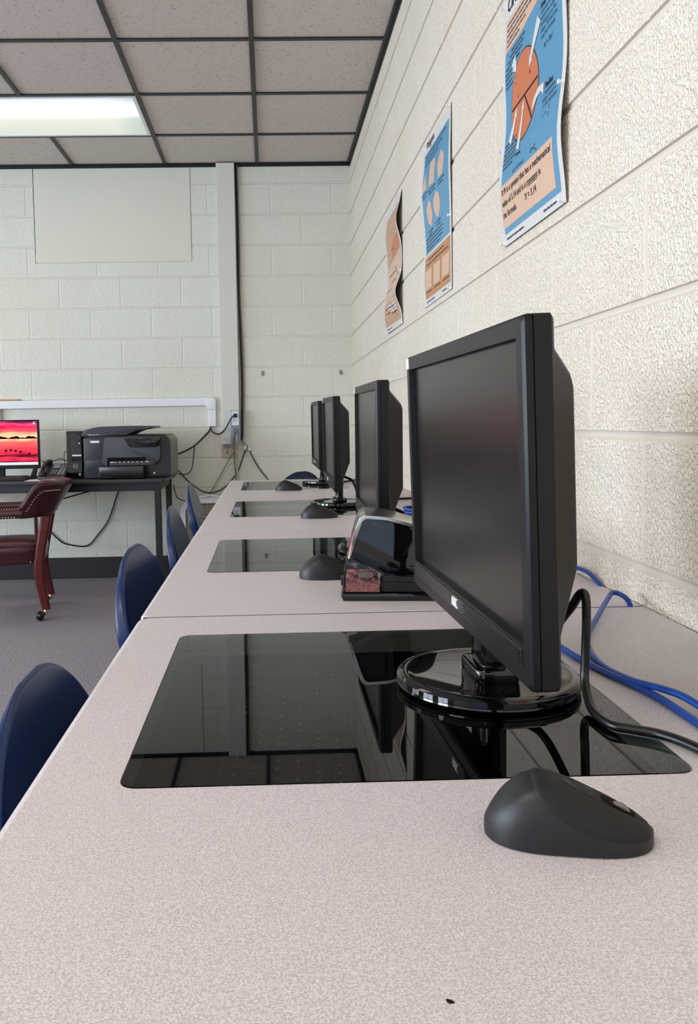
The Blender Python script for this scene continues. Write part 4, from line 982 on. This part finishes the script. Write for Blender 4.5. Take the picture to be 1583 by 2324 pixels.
# ------------------------------------------------------------------ captain's chair
def make_captain():
    t=thing('captain_chair','burgundy leather captain\'s chair with brass nailheads and wooden legs','chair',(-1.496,4.525,0),.20)
    X=lambda x:x+1.46; Y=lambda y:y-4.578
    # seat cushion
    bm=bmesh.new(); n=28; rings=[]
    for (sc,z) in ((.86,.300),(.97,.302),(1.0,.312),(1.0,.335),(1.02,.352),(1.035,.375),(1.02,.396),(.95,.412),(.75,.424),(.45,.430),(.15,.432)):
        ring=[]
        for k in range(n):
            a=2*PI*k/n; ca,sa=math.cos(a),math.sin(a); e=.42
            px=.245*math.copysign(abs(ca)**e,ca)*sc; py=.208*math.copysign(abs(sa)**e,sa)*sc
            ring.append(bm.verts.new((px+.0,py,z)))
        rings.append(ring)
    for a,b in zip(rings,rings[1:]):
        for k in range(n): bm.faces.new([a[k],a[(k+1)%n],b[(k+1)%n],b[k]])
    bm.faces.new(rings[0][::-1]); bm.faces.new(rings[-1])
    o=frombm('seat',bm,M_LEATHER,t,smooth=70); md=o.modifiers.new('soft','SUBSURF'); md.levels=1; md.render_levels=1
    bm=bmesh.new()
    for sy in (-1,1):
        for k in range(24):
            if 4<k<20: continue
            ball(bm,(-.235+.47*k/23,sy*.214,.318),.0045,4)
        for k in range(4): ball(bm,(.232,sy*.205,.315+.016*k),.005,4)
    frombm('seat_nailheads',bm,M_BRASS,o)
    # upholstered curved back
    xc=-.0; A=.157; B=.240
    def topz(f): # f=|phi|/90
        if f<.64: return .722
        if f<.97:
            s=(f-.64)/.33; s=s*s*(3-2*s); return .722-.117*s
        return .605
    def lean(z): return (z-.56)*.62
    N_=40; thick=.034
    bm=bmesh.new(); secs=[]; topline=[]; nails=[]
    for i in range(N_+1):
        ph=-PI/2+PI*i/N_; f=abs(ph)/(PI/2); zt=topz(f); zb=.558
        c,s=math.cos(ph),math.sin(ph); ring=[]
        pr=[(0,zb),(0,(zb+zt)/2),(0,zt-.006),(.5,zt+.010),(1,zt-.006),(1,(zb+zt)/2),(1,zb),(.5,zb-.004)]
        for (q,z) in pr:
            r=q*thick+lean(z)*max(0,c)**.7
            ring.append(bm.verts.new((.127+(A-.02+r)*c,(B-.02+r*.6)*s if True else 0,z)))
        secs.append(ring)
        topline.append((.127+(A-.02+thick*.5+lean(zt)*max(0,c)**.7)*c,(B-.02+(thick*.5+lean(zt)*max(0,c)**.7)*.6)*s,zt+.004))
    m=8
    for a,b in zip(secs,secs[1:]):
        for k in range(m): bm.faces.new([a[k],a[(k+1)%m],b[(k+1)%m],b[k]])
    bm.faces.new(secs[0]); bm.faces.new(secs[-1][::-1])
    bk=frombm('backrest',bm,M_LEATHER,t,smooth=50)
    bm=bmesh.new(); tube(bm,topline,.0185,seg=10,smooth=2); frombm('top_roll',bm,M_LEATHER,bk,smooth=70)
    bm=bmesh.new()
    for i in list(range(2,12))+list(range(N_-11,N_-1)):
        for half in (0,.5):
            p=Vector(topline[i])*(1-half)+Vector(topline[i+1 if i<N_ else i])*half
            ph=-PI/2+PI*(i+half)/N_
            ball(bm,(p.x+.012*math.cos(ph)+.012,p.y+.021*math.sin(ph),p.z-.028),.0036,4)
    frombm('back_nailheads',bm,M_BRASS,bk)
    # arms
    for sy in (-1,1):
        bm=bmesh.new(); prism(bm,rpoly([(-.024,.558),(.024,.558),(.028,.585),(.018,.604),(-.018,.604),(-.028,.585)],.008,3),-.28,.142,axis='x')
        for v in bm.verts: v.co.y+=sy*(B-.008)
        ar=frombm('arm',bm,M_LEATHER,t,smooth=45)
        bm=bmesh.new()
        for k in range(27): ball(bm,(-.272+.0145*k,sy*(B-.008)-.0275,.566),.0046,4)
        frombm('arm_nailheads',bm,M_BRASS,ar)
        # rear leg with a cabriole bend, running up to the back rail
        def leg(pts,wx,wy,name='leg'):
            bm=bmesh.new(); P=catmull([(p[0],0,p[1]) for p in pts],6); R=[]
            for i,p in enumerate(P):
                k=i/(len(P)-1); a=wx*(1.1-.25*k); b=wy*(1.1-.25*k)
                R.append([bm.verts.new((p.x+dx*a,sy*.205+dy*b,p.z)) for dx,dy in ((-1,-.6),(-.6,-1),(.6,-1),(1,-.6),(1,.6),(.6,1),(-.6,1),(-1,.6))])
            for a,b in zip(R,R[1:]):
                for q in range(8): bm.faces.new([a[q],a[(q+1)%8],b[(q+1)%8],b[q]])
            bm.faces.new(R[0]); bm.faces.new(R[-1][::-1])
            return frombm(name,bm,M_MAHOG,t,smooth=35)
        for pts in ([(X(-1.198),.562),(X(-1.222),.44),(X(-1.236),.36),(X(-1.246),.285),(X(-1.241),.20),(X(-1.226),.12),(X(-1.214),.058)],[(-.215,.558),(-.205,.44),(-.20,.36),(-.205,.28),(-.215,.18),(-.235,.10),(-.245,.058)]):
            l=leg(pts,.025,.022); ex=pts[-1][0]
            bm=bmesh.new(); lathe(bm,[(0,.028),(.012,.028),(.014,.045),(.009,.060),(0,.060)],seg=14,c=(ex-.004,sy*.205,0))
            frombm('caster_socket',bm,M_BRASS,l,smooth=50)
            bm=bmesh.new(); ball(bm,(ex-.032,sy*.205-.02,.0265),.0265,10,(.8,1,1)); frombm('caster_wheel',bm,M_BLKG,l,smooth=70)
    frombm('back_slat',BX(.185,.20,-.05,.05,.36,.565,bev=.004),M_MAHOG,t)
    frombm('back_rail',BX(.200,.222,-.19,.19,.31,.37,bev=.004),M_MAHOG,t)
    return t
make_captain()
# ------------------------------------------------------------------ back wall fittings
YW=YB
tag(frombm('wall_duct',BX(-.319,-.198,YW-.048,YW,.897,ZC-.004,bev=.003),M_DUCT),'tall cream painted service duct on the back wall, ceiling to outlets','duct')
# surface raceway with elbow
rw=thing('cable_raceway','white cable raceway along the back wall with a rounded elbow','raceway',(-1.1,YW,1.19))
rw_z0,rw_z1=1.158,1.212
bm=bmesh.new(); box(bm,-2.9+1.1,-.43+1.1,-.024,0,-.030,.024,bev=.004); frombm('channel',bm,M_WHITE,rw)
el=[(-.43,1.161),(-.415,1.159),(-.408,1.150),(-.407,1.13),(-.355,1.13),(-.353,1.185),(-.358,1.206),(-.375,1.214),(-.43,1.214)]
frombm('elbow',PR([(x+1.1,z-1.19) for x,z in el],-.030,0,axis='y',bev=.006,seg=3),M_WHITE,rw,smooth=40)
frombm('drop',BX(-.4055+1.1,-.3565+1.1,-.025,0,1.019-1.19,1.132-1.19,bev=.003),M_WHITE,rw)
frombm('drop',BX(-1.862+1.1,-1.80+1.1,-.026,0,.80-1.19,1.158-1.19,bev=.003),M_WHITE,rw)
bm=bmesh.new(); box(bm,-.36,.12,-.008,.008,0,.011,bev=.004); tag(frombm('wooden_pointer',bm,M_TANWOOD,loc=(-1.79,YW-.013,1.2145)),'tan wooden stick lying on top of the white raceway','stick')
# outlet column
os_=thing('outlet_strip','grey metal outlet box with two duplex outlets on the duct','outlet',(-.2245,YW-.0485,.902))
frombm('box',BX(-.0335,.0335,-.030,0,0,.225,bev=.003),M_GALV,os_)
for z,mm in ((.122,M_WHITE),(.012,M_GALV)):
    f=frombm('outlet_face',BX(-.024,.024,-.0335,-.0295,z,z+.092,bev=.002),mm,os_)
    for zz in (.026,.066):
        bm=bmesh.new()
        for sx in (-.007,.007): box(bm,sx-.0016,sx+.0016,-.0342,-.033,z+zz+.002,z+zz+.011)
        box(bm,-.0022,.0022,-.0342,-.033,z+zz-.009,z+zz-.005); frombm('slots',bm,M_HOLE,f)
frombm('plug_cap',BX(-.024,.024,-.034,-.0295,.216,.222),M_WHITE,os_)
tag(frombm('duct_bracket',BX(-.32,-.262,YW-.05,YW,.886,.891),M_GALV),'thin grey metal flange at the foot of the duct','bracket')
jp=thing('wall_jack','beige wall plate with round phone jacks below the duct','wall plate',(-.268,YW,.843))
frombm('plate',BX(-.056,.056,-.008,.001,-.036,.036,bev=.003),M_PLATE,jp)
for x in (-.018,.03):
    bm=bmesh.new(); lathe(bm,[(0,0),(.016,0),(.016,-.003),(.006,-.003),(.006,-.001),(0,-.001)],seg=24,axis='y',c=(x,-.008,0)); j=frombm('jack',bm,M_CREAMC,jp,smooth=40)
    bm=bmesh.new(); lathe(bm,[(0,0),(.0055,0),(.0055,-.0004),(0,-.0004)],seg=16,axis='y',c=(x,-.0095,0)); frombm('jack_hole',bm,M_HOLE,j)
for x in (-.046,.046):
    bm=bmesh.new(); ball(bm,(x,-.008,0),.004,5,(1,.5,1)); frombm('screw',bm,M_WHITE,jp,smooth=60)
for (x,z,l) in ((-.036,1.373,'small grey metal clip on the back wall, right of the duct'),(.493,1.372,'small grey metal clip on the back wall, near the room corner')):
    bm=bmesh.new(); box(bm,-.009,.009,-.004,.001,-.016,.016,bev=.001); box(bm,-.006,.006,-.012,-.004,-.014,-.004,bev=.001); tag(frombm('wall_clip',bm,M_GALV,loc=(x,YW,z)),l,'clip','metal clips on the back wall')
# cables on the back wall
y1=YW-.012
def wc(name,label,pts,r,m,y=y1,grp=None):
    return cable(name,label,[(p[0],(p[2] if len(p)>2 else y),p[1]) for p in pts],r,m,seg=8,smooth=6,group=grp)
wc('wall_cable','black cable hugging the right side of the duct from the ceiling',[(-.191,2.752),(-.186,2.385),(-.187,2.038),(-.181,1.629),(-.176,1.335),(-.181,1.069),(-.186,.921)],.0062,M_BLKC)
wc('wall_cable','grey cable beside the black one along the duct',[(-.180,2.752),(-.176,2.3),(-.178,1.9),(-.170,1.62),(-.166,1.335),(-.172,1.069),(-.176,.93)],.004,M_GREYC)
pc1=cable('power_cable','black cord from the raceway end up to a plug in the upper outlet',[(-.392,YW-.012,1.022),(-.390,YW-.02,.995),(-.374,YW-.03,.978),(-.337,YW-.045,.968),(-.295,YW-.075,.998),(-.258,YW-.098,1.06),(-.238,YW-.10,1.086),(-.2245,YW-.095,1.090),(-.2245,YW-.083,1.090)],.0045,M_BLKC,cat='cord')
bm=bmesh.new(); box(bm,-.013,.013,-.022,0,-.013,.013,bev=.004); frombm('plug',bm,M_BLKC,pc1,loc=(-.2245,YW-.0825,1.090))
cable('power_cable','thick black cord from the raceway end down behind the printer',[(-.392,YW-.012,1.022),(-.402,YW-.012,.995),(-.423,YW-.012,.969),(-.508,YW-.012,.891),(-.598,YW-.02,.845),(-.664,YW-.05,.828),(-.72,YW-.14,.80)],.0055,M_BLKC,cat='cord')
wc('power_cable','thin black cord hanging in a loop beside the printer',[(-.506,.892),(-.52,.778),(-.534,.725),(-.562,.700),(-.60,.700,5.535),(-.64,.713,5.50),(-.68,.722,5.43)],.003,M_BLKC)
for pts,l in (([(-.163,.864),(-.173,.831),(-.214,.718),(-.266,.647),(-.306,.606),(-.381,.572),(-.456,.579),(-.544,.641),(-.600,.702),(-.617,.731,5.50),(-.64,.735,5.45),(-.70,.73,5.40)],'black cord swagging from a white adapter left to the printer table'),([(-.134,.857),(-.123,.824),(-.079,.74),(-.03,.673),(.02,.60)],'black cord running from a white adapter down to the right')):
    wc('power_cable',l,pts,.0037,M_BLKC)
for x,z,l in ((-.165,.874,'left white cable adapter hanging beside the duct foot'),(-.136,.866,'right white cable adapter hanging beside the duct foot')):
    bm=bmesh.new(); box(bm,-.011,.011,-.016,0,-.016,.016,bev=.004); tag(frombm('cable_adapter',bm,M_WHITE,loc=(x,YW-.003,z),rot=(0,.25 if x<-.15 else -.15,0)),l,'adapter','white cable adapters')
wc('wall_cable','thin dark lead splitting from the duct cables to the left adapter',[(-.186,.925),(-.176,.90),(-.164,.886)],.0025,M_GREYC)
wc('wall_cable','thin dark lead crossing behind the white adapters',[(-.182,.925),(-.160,.895),(-.146,.878),(-.152,.85),(-.162,.835)],.0025,M_GREYC,y=YW-.022)
pc2=cable('power_cable','dark grey cord hanging from the lower outlet',[(-.226,YW-.083,.985),(-.228,YW-.10,.975),(-.237,YW-.095,.93),(-.238,YW-.06,.87),(-.237,YW-.03,.772),(-.230,YW-.02,.668),(-.225,YW-.02,.55)],.0042,M_GREYC,cat='cord')
cable('power_cable','cream cord hanging from the lower outlet',[(-.219,YW-.083,.955),(-.217,YW-.10,.945),(-.213,YW-.09,.91),(-.212,YW-.06,.861),(-.218,YW-.03,.742),(-.222,YW-.02,.658),(-.222,YW-.02,.52)],.0052,M_CREAMC,cat='cord')
bm=bmesh.new(); box(bm,-.014,.014,-.026,0,-.014,.014,bev=.006); frombm('plug',bm,M_GREYC,pc2,loc=(-.2255,YW-.0825,.985))
wc('wall_cable','thin grey phone line running down left from the wall plate',[(-.238,.843,YW-.013),(-.262,.815),(-.303,.744),(-.365,.64),(-.418,.551),(-.43,.50)],.0024,M_GREYC)
wc('wall_cable','thin pale line beside the phone line below the wall plate',[(-.232,.800),(-.29,.735),(-.35,.64),(-.40,.555),(-.42,.50)],.002,M_CREAMC)
wc('wall_cable','thin dark cable curving down behind the table end',[(-.657,.631),(-.646,.586),(-.63,.54),(-.577,.515),(-.52,.51)],.003,M_BLKC,y=YW-.014)
wc('power_cable','black cord sagging along the wall under the black table',[(-1.026,.70),(-1.026,.608),(-1.046,.549),(-1.101,.40),(-1.178,.296),(-1.255,.223),(-1.388,.237),(-1.446,.272),(-1.50,.33)],.0048,M_BLKC)
cable('power_cable','black cord slanting under the table top above the leather chair',[(-1.0,5.30,.655),(-1.15,5.2,.622),(-1.30,5.1,.585),(-1.42,5.0,.55)],.0042,M_BLKC,cat='cord')
cable('wall_cable','thin black lead running down the left side of the tower front',[(-1.226,4.99,.885),(-1.238,4.985,.885),(-1.245,4.98,.85),(-1.236,4.98,.79),(-1.236,4.98,.745),(-1.25,4.985,.7225)],.0022,M_BLKC)
cable('wall_cable','thin black lead from the monitor back to the phone',[(-1.44,5.20,.815),(-1.38,5.20,.820),(-1.345,5.19,.825),(-1.32,5.18,.835),(-1.27,5.19,.815),(-1.235,5.20,.80)],.0024,M_BLKC)
cable('power_cable','black cord curving under the front edge of the table, left of the chair back',[(-1.40,5.30,.66),(-1.39,5.30,.63),(-1.385,5.30,.58),(-1.385,5.32,.50)],.005,M_BLKC,cat='cord')
# ------------------------------------------------------------------ box fan
def make_fan():
    t=thing('box_fan','white box fan with beige grille on the floor by the back wall','fan',(-.325,5.40,0))
    S=.265; z0=.0
    bm=bmesh.new()
    out=rpoly([(-S,.02),(S,.02),(S,.02+2*S),(-S,.02+2*S)],.10,8); inn=rpoly([(-S+.032,.052),(S-.032,.052),(S-.032,.02+2*S-.032),(-S+.032,.02+2*S-.032)],.075,8)
    A=[bm.verts.new((p[0],-.055,p[1])) for p in out];B=[bm.verts.new((p[0],-.055,p[1])) for p in inn];A2=[bm.verts.new((p[0],.055,p[1])) for p in out];B2=[bm.verts.new((p[0],.055,p[1])) for p in inn]
    n=len(A)
    for i in range(n):
        j=(i+1)%n
        bm.faces.new([A[i],A[j],B[j],B[i]]);bm.faces.new([A2[j],A2[i],B2[i],B2[j]]);bm.faces.new([A[j],A[i],A2[i],A2[j]]);bm.faces.new([B[i],B[j],B2[j],B2[i]])
    frombm('frame',bm,M_WHITE,t,smooth=40)
    zc_=.02+S; bm=bmesh.new(); q=S-.034
    for k in range(-15,16):
        x=k*q/16; box(bm,x-.0018,x+.0018,-.052,-.048,zc_-q+.03*(abs(k)>13),zc_+q-.03*(abs(k)>13)); 
    for k in range(-15,16):
        z=zc_+k*q/16; box(bm,-q+.03*(abs(k)>13),q-.03*(abs(k)>13),-.049,-.045,z-.0018,z+.0018)
    frombm('grille',bm,M_GRILLE,t)
    frombm('back_panel',BX(-q,q,.04,.046,zc_-q,zc_+q),M_GRILLE,t)
    for k in range(5):
        a=2*PI*k/5; b=BX(.03,q*.93,-.004,.004,-.055,.055,bev=.003); frombm('blade',b,M_GRILLE,t,M=Matrix.Translation((0,0,zc_))@Matrix.Rotation(a,4,'Y')@Matrix.Rotation(.5,4,'X'))
    bm=bmesh.new(); lathe(bm,[(0,-.02),(.04,-.02),(.045,0),(.04,.03),(0,.03)],seg=24,axis='y',c=(0,0,zc_)); frombm('hub',bm,M_GRILLE,t,smooth=40)
    for sx in (-1,1): frombm('foot',BX(sx*.17-.02,sx*.17+.02,-.07,.07,0,.022,bev=.004),M_WHITE,t)
    return t
make_fan()
cable('wall_cable','loose white cable lying across the top of the box fan',[(-.47,5.36,.556),(-.40,5.38,.566),(-.33,5.37,.559),(-.27,5.40,.572),(-.20,5.39,.559),(-.12,5.40,.562)],.006,M_WHITE)
# ------------------------------------------------------------------ world and colour management
w=D.worlds.new('world'); SC.world=w; w.use_nodes=True
bg=w.node_tree.nodes['Background']; bg.inputs[0].default_value=(.65,.80,1,1); bg.inputs[1].default_value=.8
SC.view_settings.view_transform='Standard'; SC.view_settings.look='None'; SC.view_settings.gamma=1; SC.view_settings.use_curve_mapping=False
SC.view_settings.exposure=0.82
